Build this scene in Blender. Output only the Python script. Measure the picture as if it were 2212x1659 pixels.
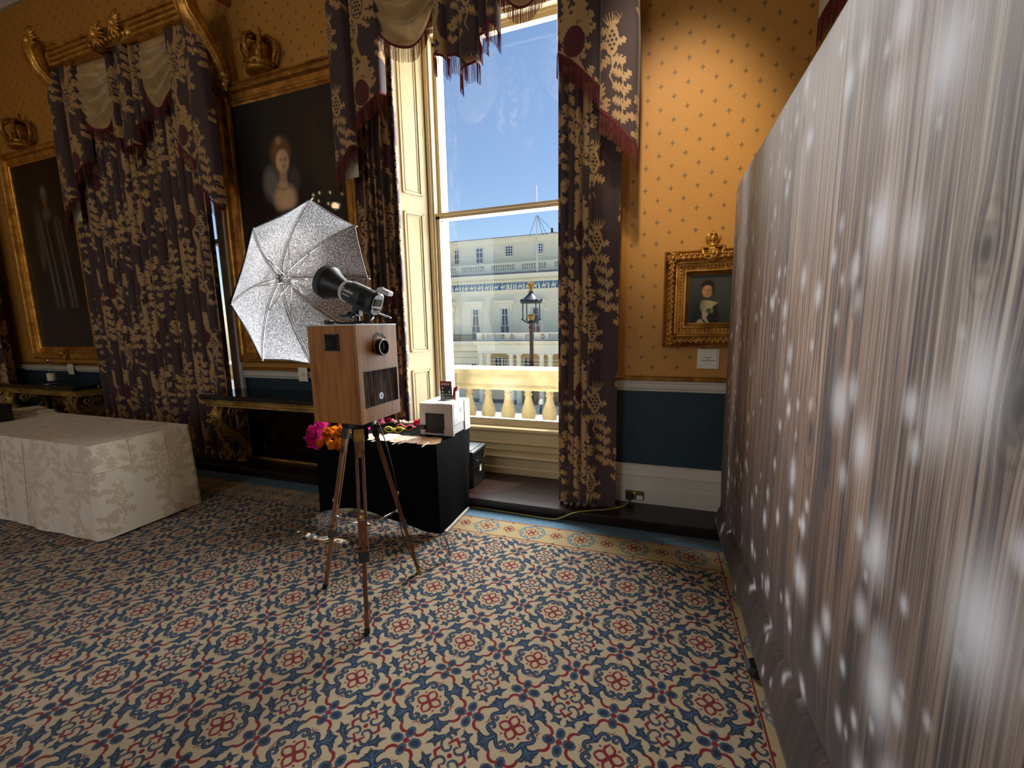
import bpy, math, random
import numpy as np
from mathutils import Vector, Matrix
for _o in list(bpy.data.objects):
    bpy.data.objects.remove(_o)
SC = bpy.context.scene
COL = SC.collection
PI = math.pi

def C(r, g, b):
    """sRGB 0-255 to linear"""
    def f(v):
        v = v / 255.0
        return v / 12.92 if v <= .04045 else ((v + .055) / 1.055) ** 2.4
    return (f(r), f(g), f(b), 1.0)

# ------------------------------------------------------------------ camera
EYE = Vector((0, 0, 1.55))
def _cam_rot(p, y, r):
    cy, sy = math.cos(y), math.sin(y); cp, sp = math.cos(p), math.sin(p); cr, sr = math.cos(r), math.sin(r)
    Ry = Matrix(((cy, -sy, 0), (sy, cy, 0), (0, 0, 1)))
    Mm = Matrix(((1, 0, 0), (0, 0, -1), (0, 1, 0)))
    Rp = Matrix(((1, 0, 0), (0, cp, -sp), (0, sp, cp)))
    Rr = Matrix(((cr, -sr, 0), (sr, cr, 0), (0, 0, 1)))
    return Rr @ Rp @ Mm @ Ry
_R = _cam_rot(0.143153, -0.334218, -0.0173275)
cam_d = bpy.data.cameras.new('camera'); cam = bpy.data.objects.new('camera', cam_d); COL.objects.link(cam)
cam_d.sensor_width = 36; cam_d.lens = 36 * 895.25 / 2212; cam_d.clip_start = .02; cam_d.clip_end = 400
_m = Matrix((_R[0], -_R[1], -_R[2])).transposed().to_4x4()
_m.translation = EYE
cam.matrix_world = _m
SC.camera = cam

# ------------------------------------------------------------------ sky, sun, window daylight, exposure
SUN_DIR = Vector((0.80, 1.0, 2.41)).normalized()      # towards the sun: outside, to the right, high
world = bpy.data.worlds.new('sky'); SC.world = world; world.use_nodes = True
_nt = world.node_tree; _nt.nodes.clear()
_sky = _nt.nodes.new('ShaderNodeTexSky'); _sky.sky_type = 'NISHITA'; _sky.sun_disc = False
_sky.sun_elevation = math.asin(SUN_DIR.z); _sky.sun_rotation = math.atan2(SUN_DIR.x, SUN_DIR.y)
_sky.air_density = 1.0; _sky.dust_density = .25; _sky.ozone_density = 2.0
_bg = _nt.nodes.new('ShaderNodeBackground'); _bg.inputs[1].default_value = 0.17
_wo = _nt.nodes.new('ShaderNodeOutputWorld')
_nt.links.new(_sky.outputs[0], _bg.inputs[0]); _nt.links.new(_bg.outputs[0], _wo.inputs[0])

def light(name, kind, loc, power, color=(1, 1, 1), aim=None, **kw):
    d = bpy.data.lights.new(name, kind); d.energy = power; d.color = color
    for k, v in kw.items(): setattr(d, k, v)
    o = bpy.data.objects.new(name, d); COL.objects.link(o); o.location = loc
    if aim is not None:
        o.rotation_euler = Vector(aim).to_track_quat('-Z', 'Y').to_euler()
    return o
light('sun', 'SUN', (6, 12, 20), 8.5, (1, .94, .84), aim=-SUN_DIR, angle=.0095)
# daylight of the room's own window, sampled through its opening
_p = light('window_portal', 'AREA', (-1.40, 4.15, 2.35), 1.0, aim=(0, -1, 0), shape='RECTANGLE', size=1.5, size_y=3.9)
_p.data.cycles.is_portal = True
light('window_daylight', 'AREA', (-1.375, 4.0, 2.36), 275.0, (.94, .97, 1.0), aim=(0, -1, 0), shape='RECTANGLE', size=1.32, size_y=3.6)
# fill lamps added behind the camera, in two openings invented for them
REAR_Y = -5.2
for _x, _e in ((-1.9, 60.0), (-5.7, 26.0)):
    light('added_rear_fill', 'AREA', (_x, REAR_Y - .12, 2.5), _e, (.93, .96, 1.0), aim=(0, 1, 0), shape='RECTANGLE', size=1.4, size_y=3.6)
SC.view_settings.view_transform = 'Standard'; SC.view_settings.look = 'None'
SC.view_settings.exposure = 0.0; SC.view_settings.gamma = 1.0; SC.view_settings.use_curve_mapping = False
try:
    SC.cycles.use_denoising = True
    SC.cycles.max_bounces = 5; SC.cycles.diffuse_bounces = 3; SC.cycles.glossy_bounces = 3
    SC.cycles.use_adaptive_sampling = True; SC.cycles.adaptive_threshold = .05; SC.cycles.adaptive_min_samples = 12
    SC.cycles.transmission_bounces = 4; SC.cycles.transparent_max_bounces = 8
    SC.cycles.caustics_reflective = False; SC.cycles.caustics_refractive = False
    SC.cycles.sample_clamp_indirect = 6.0
except Exception:
    pass

# ------------------------------------------------------------------ mesh helpers
def tag(o, label=None, cat=None, group=None, kind=None):
    if label: o['label'] = label
    if cat: o['category'] = cat
    if group: o['group'] = group
    if kind: o['kind'] = kind
    return o
ORG = {}
def thing(name, loc, label, cat, group=None):
    o = bpy.data.objects.new(name, None); COL.objects.link(o); o.location = loc
    o.empty_display_size = .05
    ORG[o.name] = Vector(loc)
    return tag(o, label, cat, group)

class MB:
    def __init__(s): s.v = []; s.f = []; s.mi = []; s.cur = 0; s.M = None
    def add(s, vs, fs):
        b = len(s.v)
        if s.M is not None: vs = [s.M @ Vector(p) for p in vs]
        s.v += [tuple(p) for p in vs]
        s.f += [tuple(i + b for i in f) for f in fs]; s.mi += [s.cur] * len(fs)
        return s
    def box(s, a, b, bev=0.0):
        x0, y0, z0 = a; x1, y1, z1 = b
        x0, x1 = min(x0, x1), max(x0, x1); y0, y1 = min(y0, y1), max(y0, y1); z0, z1 = min(z0, z1), max(z0, z1)
        if bev > 0:
            e = min(bev, (x1 - x0) * .45, (y1 - y0) * .45, (z1 - z0) * .45)
            vs = []
            def ring(z, i): return [(x0 + i, y0 + i, z), (x1 - i, y0 + i, z), (x1 - i, y1 - i, z), (x0 + i, y1 - i, z)]
            # octagonal section, bevelled top and bottom
            def oct(z, i):
                X0, X1, Y0, Y1 = x0 + i, x1 - i, y0 + i, y1 - i
                return [(X0 + e, Y0, z), (X1 - e, Y0, z), (X1, Y0 + e, z), (X1, Y1 - e, z), (X1 - e, Y1, z), (X0 + e, Y1, z), (X0, Y1 - e, z), (X0, Y0 + e, z)]
            for z, i in ((z0, e * .7), (z0 + e, 0), (z1 - e, 0), (z1, e * .7)): vs += oct(z, i)
            fs = [tuple(range(7, -1, -1)), tuple(range(24, 32))]
            for k in range(3):
                for j in range(8):
                    a_, b_ = k * 8 + j, k * 8 + (j + 1) % 8
                    fs.append((a_, b_, b_ + 8, a_ + 8))
            return s.add(vs, fs)
        vs = [(x0, y0, z0), (x1, y0, z0), (x1, y1, z0), (x0, y1, z0), (x0, y0, z1), (x1, y0, z1), (x1, y1, z1), (x0, y1, z1)]
        return s.add(vs, [(3, 2, 1, 0), (4, 5, 6, 7), (0, 1, 5, 4), (1, 2, 6, 5), (2, 3, 7, 6), (3, 0, 4, 7)])
    def grid(s, P, cu=False, cv=False):
        n, m = len(P), len(P[0]); vs = [p for r in P for p in r]; fs = []
        for i in range(n if cu else n - 1):
            for j in range(m if cv else m - 1):
                i2, j2 = (i + 1) % n, (j + 1) % m
                fs.append((i * m + j, i2 * m + j, i2 * m + j2, i * m + j2))
        return s.add(vs, fs)
    def tube(s, pts, r, n=8, cap=True, flat=1.0, up=None):
        pts = [Vector(p) for p in pts]; k = len(pts)
        rs = r if isinstance(r, (list, tuple)) else [r] * k
        vs = []; prev = None
        for i, p in enumerate(pts):
            t = (pts[min(i + 1, k - 1)] - pts[max(i - 1, 0)])
            if t.length < 1e-9: t = Vector((0, 0, 1))
            t.normalize()
            if up is not None:
                a = Vector(up) - t * t.dot(Vector(up))
            elif prev is None:
                a = Vector((0, 0, 1)) if abs(t.z) < .9 else Vector((1, 0, 0)); a = a - t * t.dot(a)
            else:
                a = prev - t * t.dot(prev)
            if a.length < 1e-6: a = t.orthogonal()
            a.normalize(); prev = a; b = t.cross(a)
            for j in range(n):
                th = 2 * PI * j / n
                vs.append(p + a * (math.cos(th) * rs[i] * flat) + b * (math.sin(th) * rs[i]))
        fs = []
        for i in range(k - 1):
            for j in range(n):
                fs.append((i * n + j, i * n + (j + 1) % n, (i + 1) * n + (j + 1) % n, (i + 1) * n + j))
        if cap: fs += [tuple(range(n - 1, -1, -1)), tuple(range((k - 1) * n, k * n))]
        return s.add(vs, fs)
    def bar(s, a, b, w, h, up=(0, 0, 1)):
        a, b = Vector(a), Vector(b); t = (b - a).normalized(); u = Vector(up) - t * t.dot(Vector(up))
        if u.length < 1e-6: u = t.orthogonal()
        u.normalize(); v = t.cross(u); vs = []
        for p in (a, b):
            for (i, j) in ((-1, -1), (1, -1), (1, 1), (-1, 1)): vs.append(p + v * (i * w / 2) + u * (j * h / 2))
        return s.add(vs, [(3, 2, 1, 0), (4, 5, 6, 7), (0, 1, 5, 4), (1, 2, 6, 5), (2, 3, 7, 6), (3, 0, 4, 7)])
    def lathe(s, prof, o=(0, 0, 0), ax=(0, 0, 1), n=16, cap=True, sx=1.0):
        o = Vector(o); ax = Vector(ax).normalized(); a = ax.orthogonal().normalized()
        if abs(ax.z) > .99: a = Vector((1, 0, 0))
        b = ax.cross(a); vs = []
        for r, h in prof:
            for j in range(n):
                th = 2 * PI * j / n; vs.append(o + ax * h + a * (r * math.cos(th) * sx) + b * (r * math.sin(th)))
        fs = []
        for i in range(len(prof) - 1):
            for j in range(n): fs.append((i * n + j, i * n + (j + 1) % n, (i + 1) * n + (j + 1) % n, (i + 1) * n + j))
        if cap: fs += [tuple(range(n - 1, -1, -1)), tuple(range((len(prof) - 1) * n, len(prof) * n))]
        return s.add(vs, fs)
    def ball(s, c, r, n=8, m=5):
        rx, ry, rz = (r, r, r) if isinstance(r, (int, float)) else r
        vs = [(c[0], c[1], c[2] - rz)]
        for i in range(1, m):
            ph = -PI / 2 + PI * i / m
            for j in range(n):
                th = 2 * PI * j / n
                vs.append((c[0] + rx * math.cos(ph) * math.cos(th), c[1] + ry * math.cos(ph) * math.sin(th), c[2] + rz * math.sin(ph)))
        vs.append((c[0], c[1], c[2] + rz)); fs = []
        for j in range(n): fs.append((0, 1 + (j + 1) % n, 1 + j))
        for i in range(m - 2):
            for j in range(n): fs.append((1 + i * n + j, 1 + i * n + (j + 1) % n, 1 + (i + 1) * n + (j + 1) % n, 1 + (i + 1) * n + j))
        L = len(vs) - 1; q = 1 + (m - 2) * n
        for j in range(n): fs.append((q + j, q + (j + 1) % n, L))
        return s.add(vs, fs)
    def prism(s, poly, o, u, v, d):
        """poly (2d) in plane o+u*a+v*b, extruded along d"""
        o, u, v, d = Vector(o), Vector(u), Vector(v), Vector(d); n = len(poly)
        vs = [o + u * a + v * b for a, b in poly] + [o + u * a + v * b + d for a, b in poly]
        fs = [tuple(range(n - 1, -1, -1)), tuple(range(n, 2 * n))] + [(i, (i + 1) % n, n + (i + 1) % n, n + i) for i in range(n)]
        return s.add(vs, fs)
    def extr(s, prof, x0, x1):
        """profile of (y,z) extruded along x (a moulding)"""
        return s.prism([(y, z) for y, z in prof], (x0, 0, 0), (0, 1, 0), (0, 0, 1), (x1 - x0, 0, 0))
    def frame(s, x0, x1, z0, z1, y, prof):
        """mitred frame in an xz plane; prof = (inset from outer edge, height towards -y)"""
        P = []
        for d, h in prof:
            P.append([(x0 + d, y - h, z0 + d), (x1 - d, y - h, z0 + d), (x1 - d, y - h, z1 - d), (x0 + d, y - h, z1 - d)])
        return s.grid(P, cv=True)
    def build(s, name, mat, parent=None, smooth=False, org=None, auto=None):
        me = bpy.data.meshes.new(name)
        o3 = org if org is not None else (ORG[parent.name] if parent is not None and parent.name in ORG else None)
        vs = s.v
        if o3 is not None: vs = [(p[0] - o3[0], p[1] - o3[1], p[2] - o3[2]) for p in s.v]
        me.from_pydata(vs, [], s.f)
        for m in (mat if isinstance(mat, (list, tuple)) else [mat]): me.materials.append(m)
        if isinstance(mat, (list, tuple)) and len(mat) > 1: me.polygons.foreach_set('material_index', s.mi)
        if smooth: me.polygons.foreach_set('use_smooth', [True] * len(me.polygons))
        if auto is not None:
            me.polygons.foreach_set('use_smooth', [True] * len(me.polygons))
            try: me.set_sharp_from_angle(angle=math.radians(auto))
            except Exception: pass
        me.update()
        return link(name, me, parent)

def link(name, me, parent=None):
    o = bpy.data.objects.new(name, me); COL.objects.link(o)
    if parent is not None:
        o.parent = parent
        if parent.name in ORG: ORG[o.name] = ORG[parent.name]
    return o

def rootmesh(name, mb, mat, loc, label, cat, group=None, **kw):
    """a one-mesh thing whose origin is at its base"""
    o = mb.build(name, mat, None, org=loc, **kw); o.location = loc
    ORG[o.name] = Vector(loc)
    return tag(o, label, cat, group)

def gridmesh(name, P, mat, parent=None, attr=None, smooth=True, org=None, loc=None):
    """fast grid object from an (n,m,3) array; attr: dict name -> (n,m,4) float colour"""
    n, m = P.shape[:2]
    o3 = org if org is not None else (ORG[parent.name] if parent is not None and parent.name in ORG else None)
    V = P.reshape(-1, 3).astype(np.float32)
    if o3 is not None: V = V - np.array(o3, np.float32)
    idx = np.arange(n * m).reshape(n, m)
    F = np.stack([idx[:-1, :-1], idx[1:, :-1], idx[1:, 1:], idx[:-1, 1:]], -1).reshape(-1, 4)
    return fastmesh(name, V, F, mat, parent, {k: a.reshape(-1, 4) for k, a in (attr or {}).items()}, smooth, loc)

def fastmesh(name, V, F, mat, parent=None, attr=None, smooth=True, loc=None):
    me = bpy.data.meshes.new(name)
    nf = len(F); k = F.shape[1]
    me.vertices.add(len(V)); me.vertices.foreach_set('co', V.astype(np.float32).ravel())
    me.loops.add(nf * k); me.loops.foreach_set('vertex_index', F.astype(np.int32).ravel())
    me.polygons.add(nf); me.polygons.foreach_set('loop_start', (np.arange(nf) * k).astype(np.int32))
    try: me.polygons.foreach_set('loop_total', np.full(nf, k, np.int32))
    except Exception: pass
    me.update(calc_edges=True)
    if smooth: me.polygons.foreach_set('use_smooth', np.ones(nf, bool))
    for nm, a in (attr or {}).items():
        ca = me.color_attributes.new(nm, 'FLOAT_COLOR', 'POINT'); ca.data.foreach_set('color', a.astype(np.float32).ravel())
    me.materials.append(mat); me.update()
    o = link(name, me, parent)
    if loc is not None: o.location = loc; ORG[o.name] = Vector(loc)
    return o

def copy_tree(o, parent=None, **kw):
    c = o.copy(); COL.objects.link(c); c.parent = parent
    if o.name in ORG: ORG[c.name] = ORG[o.name]
    for ch in list(o.children): copy_tree(ch, c)
    return c

def text_mesh(body, size, M, mat, name, parent, extrude=.0006, align='CENTER'):
    cu = bpy.data.curves.new(name, 'FONT'); cu.body = body; cu.size = size; cu.extrude = extrude; cu.align_x = align
    cu.resolution_u = 3; cu.offset = size * .025
    t = bpy.data.objects.new(name, cu); COL.objects.link(t)
    bpy.context.view_layer.update()
    me = bpy.data.meshes.new_from_object(t.evaluated_get(bpy.context.evaluated_depsgraph_get()))
    bpy.data.objects.remove(t); bpy.data.curves.remove(cu)
    o3 = ORG[parent.name]
    me.transform(Matrix.Translation(-Vector(o3)) @ M)
    me.materials.clear(); me.materials.append(mat); me.name = name
    return link(name, me, parent)
# ------------------------------------------------------------------ node material helpers
class NT:
    def __init__(s, name):
        s.m = bpy.data.materials.new(name); s.m.use_nodes = True; s.t = s.m.node_tree; s.t.nodes.clear()
        s.out = s.t.nodes.new('ShaderNodeOutputMaterial')
    def n(s, typ, **kw):
        x = s.t.nodes.new(typ)
        for k, v in kw.items(): setattr(x, k, v)
        return x
    def L(s, a, b): s.t.links.new(a, b)
    def put(s, sock, v):
        if isinstance(v, bpy.types.NodeSocket): s.L(v, sock)
        elif v is not None: sock.default_value = v
    def math(s, op, a, b=None, c=None, clamp=False):
        x = s.n('ShaderNodeMath', operation=op, use_clamp=clamp)
        s.put(x.inputs[0], a)
        if b is not None: s.put(x.inputs[1], b)
        if c is not None: s.put(x.inputs[2], c)
        return x.outputs[0]
    def coord(s, which='Object'): return s.n('ShaderNodeTexCoord').outputs[which]
    def pos(s): return s.n('ShaderNodeNewGeometry').outputs['Position']
    def sep(s, v):
        x = s.n('ShaderNodeSeparateXYZ'); s.L(v, x.inputs[0]); return x.outputs
    def comb(s, a, b, c):
        x = s.n('ShaderNodeCombineXYZ'); s.put(x.inputs[0], a); s.put(x.inputs[1], b); s.put(x.inputs[2], c); return x.outputs[0]
    def scale(s, v, sc):
        x = s.n('ShaderNodeVectorMath', operation='MULTIPLY'); s.L(v, x.inputs[0]); x.inputs[1].default_value = sc; return x.outputs[0]
    def noise(s, v=None, sc=5.0, det=3.0, rough=.55, dist=0.0, color=False):
        x = s.n('ShaderNodeTexNoise'); x.inputs['Scale'].default_value = sc; x.inputs['Detail'].default_value = det
        x.inputs['Roughness'].default_value = rough; x.inputs['Distortion'].default_value = dist
        if v is not None: s.L(v, x.inputs['Vector'])
        return x.outputs['Color' if color else 'Fac']
    def ramp(s, f, stops, interp='LINEAR'):
        x = s.n('ShaderNodeValToRGB'); r = x.color_ramp; r.interpolation = interp
        while len(r.elements) < len(stops): r.elements.new(.5)
        for e, (p, c) in zip(r.elements, stops): e.position = p; e.color = c if len(c) == 4 else (*c, 1)
        s.put(x.inputs[0], f); return x.outputs[0]
    def mix(s, f, a, b, mode='MIX'):
        x = s.n('ShaderNodeMix', data_type='RGBA', blend_type=mode)
        s.put(x.inputs['Factor'], f); s.put(x.inputs['A'], a) if False else None
        s.put(x.inputs[0], f); s.put(x.inputs[6], a); s.put(x.inputs[7], b); return x.outputs[2]
    def mapr(s, v, a, b, c=0.0, d=1.0, smooth=False):
        x = s.n('ShaderNodeMapRange'); x.clamp = True
        if smooth: x.interpolation_type = 'SMOOTHSTEP'
        s.put(x.inputs[0], v); x.inputs[1].default_value = a; x.inputs[2].default_value = b; x.inputs[3].default_value = c; x.inputs[4].default_value = d
        return x.outputs[0]
    def attr(s, name):
        x = s.n('ShaderNodeAttribute'); x.attribute_name = name; return x
    def bump(s, h, strength=.3, dist=.01):
        x = s.n('ShaderNodeBump'); x.inputs['Strength'].default_value = strength; x.inputs['Distance'].default_value = dist
        s.put(x.inputs['Height'], h); return x.outputs[0]
    def bsdf(s, color=None, rough=.5, metal=0.0, spec=None, normal=None, sheen=None, coat=None, emis=None, estr=None, trans=None):
        b = s.n('ShaderNodeBsdfPrincipled')
        s.put(b.inputs['Base Color'], color); s.put(b.inputs['Roughness'], rough); s.put(b.inputs['Metallic'], metal)
        if spec is not None: s.put(b.inputs['Specular IOR Level'], spec)
        if normal is not None: s.L(normal, b.inputs['Normal'])
        if sheen is not None: b.inputs['Sheen Weight'].default_value = sheen
        if coat is not None: b.inputs['Coat Weight'].default_value = coat; b.inputs['Coat Roughness'].default_value = .03
        if emis is not None: s.put(b.inputs['Emission Color'], emis); b.inputs['Emission Strength'].default_value = estr or 1.0
        s.L(b.outputs[0], s.out.inputs[0]); return b

def simple(name, col, rough=.5, metal=0.0, var=.12, sc=12.0, bump=0.0, bsc=60.0, spec=None, coat=None, sheen=None):
    N = NT(name); co = N.coord()
    f = N.noise(co, sc, 4)
    c2 = tuple(max(0, v * (1 - var * 2)) for v in col[:3]) + (1,); c3 = tuple(min(1, v * (1 + var)) for v in col[:3]) + (1,)
    c = N.ramp(f, [(.3, c2), (.7, c3)])
    nrm = N.bump(N.noise(co, bsc, 3), bump, .01) if bump else None
    N.bsdf(c, rough, metal, spec, nrm, coat=coat, sheen=sheen)
    return N.m

def gold_mat(name, c_hi, c_lo, rough=.38, bsc=45., bstr=.35, metal=.62):
    N = NT(name); co = N.coord()
    f = N.noise(co, 9, 5, .6); f2 = N.noise(co, bsc, 3)
    c = N.mix(N.mapr(f, .35, .68), c_lo, c_hi)
    N.bsdf(c, N.mapr(f2, .3, .7, rough - .1, rough + .15), metal, None, N.bump(f2, bstr, .006))
    return N.m

def wood_mat(name, c0, c1, c2, axis=2, sc=1.0, rough=.5, spec=.4, rings=22.0):
    """grain running along `axis`"""
    N = NT(name); co = N.coord()
    st = [26.0 * sc] * 3; st[axis] = 1.6 * sc
    v = N.scale(co, tuple(st)); f = N.noise(v, 1.0, 6, .62, .6)
    st2 = [rings * 3 * sc] * 3; st2[axis] = 2.2 * sc
    f2 = N.noise(N.scale(co, tuple(st2)), 1.0, 3, .5)
    c = N.ramp(f, [(.28, c0), (.5, c1), (.72, c2)])
    c = N.mix(N.mapr(f2, .3, .75, 0, .45), c, c0, 'MIX')
    N.bsdf(c, rough, 0, spec, N.bump(f2, .15, .002))
    return N.m

M_gold = gold_mat('gilded_wood', C(236, 184, 88), C(176, 118, 46), .32)
M_gold2 = gold_mat('antique_gilt', C(204, 146, 62), C(140, 92, 36), .4)
M_gilt_dark = gold_mat('dull_gilt', C(176, 134, 64), C(104, 74, 32), .45)
M_cream = simple('cream_paint', C(184, 167, 130), .42, 0, .05, 3.0, .05, 30)
M_white = simple('white_paint', C(205, 198, 184), .45, 0, .05, 3.0, .05, 30)
M_teal = simple('teal_wall_paint', C(20, 46, 58), .6, 0, .12, 6.0, .08, 90)
M_step = wood_mat('dark_mahogany', C(18, 9, 8), C(32, 16, 13), C(50, 26, 21), 0, .5, .3, .5)
M_black = simple('black_plastic', C(18, 18, 19), .42, 0, .1, 20)
M_blackgloss = simple('black_gloss', C(10, 10, 11), .12, 0, .1, 20)
M_chrome = simple('chrome', C(210, 210, 210), .18, 1.0, .05, 8)
M_brass = gold_mat('brass', C(205, 170, 90), C(150, 110, 50), .3)
M_stone = simple('portland_stone', C(232, 222, 196), .8, 0, .07, 2.5, .3, 40)
M_stone2 = simple('weathered_stone', C(214, 203, 172), .85, 0, .14, 5.0, .4, 40)
M_paper = simple('paper', C(232, 225, 205), .8, 0, .04, 14)
M_ink = simple('ink', C(40, 36, 34), .8, 0, .05, 14)
M_greyplastic = simple('light_grey_plastic', C(196, 196, 196), .45, 0, .03, 10)
M_maroon = simple('maroon_fringe', C(104, 24, 28), .75, 0, .3, 60, .4, 120)
M_satin = NT('gold_satin'); _N = M_satin
_f = _N.noise(_N.coord(), 7, 4); _N.bsdf(_N.ramp(_f, [(.3, C(158, 128, 80)), (.7, C(192, 162, 108))]), .42, 0, .5, None, sheen=.4); M_satin = _N.m

def wallpaper():
    N = NT('gold_star_wallpaper'); co = N.coord(); X, Y, Z = N.sep(co)
    def star(ox, oz):
        fx = N.math('ABSOLUTE', N.math('SUBTRACT', N.math('FRACT', N.math('ADD', N.math('DIVIDE', X, .178), ox)), .5))
        fz = N.math('ABSOLUTE', N.math('SUBTRACT', N.math('FRACT', N.math('ADD', N.math('DIVIDE', Z, .154), oz)), .5))
        a = N.math('SQRT', N.math('MULTIPLY', fx, .178 / .024)); b = N.math('SQRT', N.math('MULTIPLY', fz, .154 / .032))
        s = N.math('ADD', a, b)
        core = N.math('ADD', N.math('MULTIPLY', fx, .178 / .009), N.math('MULTIPLY', fz, .154 / .009))
        s = N.math('MINIMUM', s, core)
        return N.mapr(s, .92, 1.12, 1, 0)
    st = N.math('MAXIMUM', star(.1, .2), star(.6, .7))
    weave = N.noise(N.scale(co, (60, 60, 900)), 1, 3)
    base = N.ramp(weave, [(.3, C(182, 126, 52)), (.7, C(208, 152, 70))])
    tone = N.noise(co, .9, 2)
    base = N.mix(N.mapr(tone, .3, .7, 0, .25), base, C(150, 96, 36))
    c = N.mix(N.math('MULTIPLY', st, .85), base, C(112, 88, 48))
    N.bsdf(c, .55, 0, .4, N.bump(weave, .15, .002)); return N.m
M_wall = wallpaper()

def glass_mat(name, tint=(1, 1, 1, 1), rough=.0, fac=.9):
    N = NT(name)
    tr = N.n('ShaderNodeBsdfTransparent'); tr.inputs[0].default_value = tint
    gl = N.n('ShaderNodeBsdfGlossy'); gl.inputs['Roughness'].default_value = rough
    ge = N.n('ShaderNodeNewGeometry'); dp = N.n('ShaderNodeVectorMath', operation='DOT_PRODUCT'); N.L(ge.outputs['Normal'], dp.inputs[0]); N.L(ge.outputs['Incoming'], dp.inputs[1])
    fr = N.math('ADD', N.math('MULTIPLY', N.math('POWER', N.math('SUBTRACT', 1.0, N.math('ABSOLUTE', dp.outputs['Value'])), 5.0), .7), .03)
    mx = N.n('ShaderNodeMixShader'); N.L(N.math('MULTIPLY', fr, fac), mx.inputs[0]); N.L(tr.outputs[0], mx.inputs[1]); N.L(gl.outputs[0], mx.inputs[2])
    N.L(mx.outputs[0], N.out.inputs[0]); return N.m
M_glass = glass_mat('window_glass', (.97, .98, .98, 1))
M_clear = glass_mat('clear_acrylic', (.95, .97, .97, 1))

# ------------------------------------------------------------------ woven pattern drawing (numpy)
def pip(poly, X, Y):
    p = np.asarray(poly); inside = np.zeros(X.shape, bool); n = len(p); j = n - 1
    for i in range(n):
        xi, yi = p[i]; xj, yj = p[j]
        if yi != yj:
            c = ((yi > Y) != (yj > Y)) & (X < (xj - xi) * (Y - yi) / (yj - yi) + xi)
            inside ^= c
        j = i
    return inside
class Ras:
    def __init__(s, w, h, res): s.w, s.h, s.res = w, h, res; s.nx = int(round(w / res)); s.ny = int(round(h / res)); s.a = np.zeros((s.ny, s.nx), np.float32)
    def poly(s, p, val=1.0):
        p = np.asarray(p, float)
        for ox in (-s.w, 0, s.w):
            for oy in (-s.h, 0, s.h):
                q = p + (ox, oy); lo = q.min(0) / s.res; hi = q.max(0) / s.res
                i0, i1 = max(0, int(lo[0])), min(s.nx, int(hi[0]) + 2); j0, j1 = max(0, int(lo[1])), min(s.ny, int(hi[1]) + 2)
                if i0 >= i1 or j0 >= j1: continue
                X, Y = np.meshgrid((np.arange(i0, i1) + .5) * s.res, (np.arange(j0, j1) + .5) * s.res)
                m = pip(q, X, Y); s.a[j0:j1, i0:i1][m] = val
    def line(s, pts, w, val=1.0):
        pts = [np.array(p, float) for p in pts]; ws = w if isinstance(w, (list, tuple)) else [w] * len(pts)
        L, R_ = [], []
        for i, p in enumerate(pts):
            t = pts[min(i + 1, len(pts) - 1)] - pts[max(i - 1, 0)]; t = t / (np.linalg.norm(t) + 1e-9); nn = np.array((-t[1], t[0])) * ws[i] / 2
            L.append(p + nn); R_.append(p - nn)
        s.poly(L + R_[::-1], val)
    def ell(s, cx, cy, rx, ry, val=1.0, jag=0.0, nj=14, rot=0.0):
        th = np.linspace(0, 2 * PI, 72, endpoint=False); r = 1 + jag * np.abs(np.sin(th * nj / 2)) - jag * .5
        x, y = rx * r * np.cos(th), ry * r * np.sin(th); c, s_ = math.cos(rot), math.sin(rot)
        s.poly(np.stack([cx + x * c - y * s_, cy + x * s_ + y * c], 1), val)
    def leaf(s, x, y, ang, L, W, n=3, val=1.0, bend=0.0):
        """serrated leaf, stalk at (x,y), pointing along ang; lobes sweep forward"""
        up = [(0, W * .12)]
        for k in range(n):
            t0 = (k + .25) / (n + .35); t1 = (k + 1.15) / (n + .35); w = W * (1.0, 1.08, .95, .72, .55, .4)[min(k + (0 if n > 2 else 1), 5)]
            up += [(L * t0, W * .26 if k == 0 else w * .42), (L * t0 + L * .03, w * .92), (L * t1 * .96, w * 1.12), (L * (t0 + t1) / 2 * 1.04, w * .62)]
        up = [(px_, py_ * (1.0)) for px_, py_ in up]; P = np.array(up + [(L, 0)] + [(a_, -b_) for a_, b_ in up[::-1]])
        P[:, 1] += bend * L * (P[:, 0] / L) ** 2; c, s_ = math.cos(ang), math.sin(ang)
        s.poly(np.stack([x + P[:, 0] * c - P[:, 1] * s_, y + P[:, 0] * s_ + P[:, 1] * c], 1), val)
    def blur(s, k=1):
        for _ in range(k):
            for ax in (0, 1): s.a = (np.roll(s.a, 1, ax) + 2 * s.a + np.roll(s.a, -1, ax)) / 4
    def sample(s, U, V):
        x = (U / s.res - .5) % s.nx; y = (V / s.res - .5) % s.ny
        i = np.floor(x).astype(int); j = np.floor(y).astype(int); fx, fy = x - i, y - j; i %= s.nx; j %= s.ny; i2, j2 = (i + 1) % s.nx, (j + 1) % s.ny
        return (s.a[j, i] * (1 - fx) + s.a[j, i2] * fx) * (1 - fy) + (s.a[j2, i] * (1 - fx) + s.a[j2, i2] * fx) * fy

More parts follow.
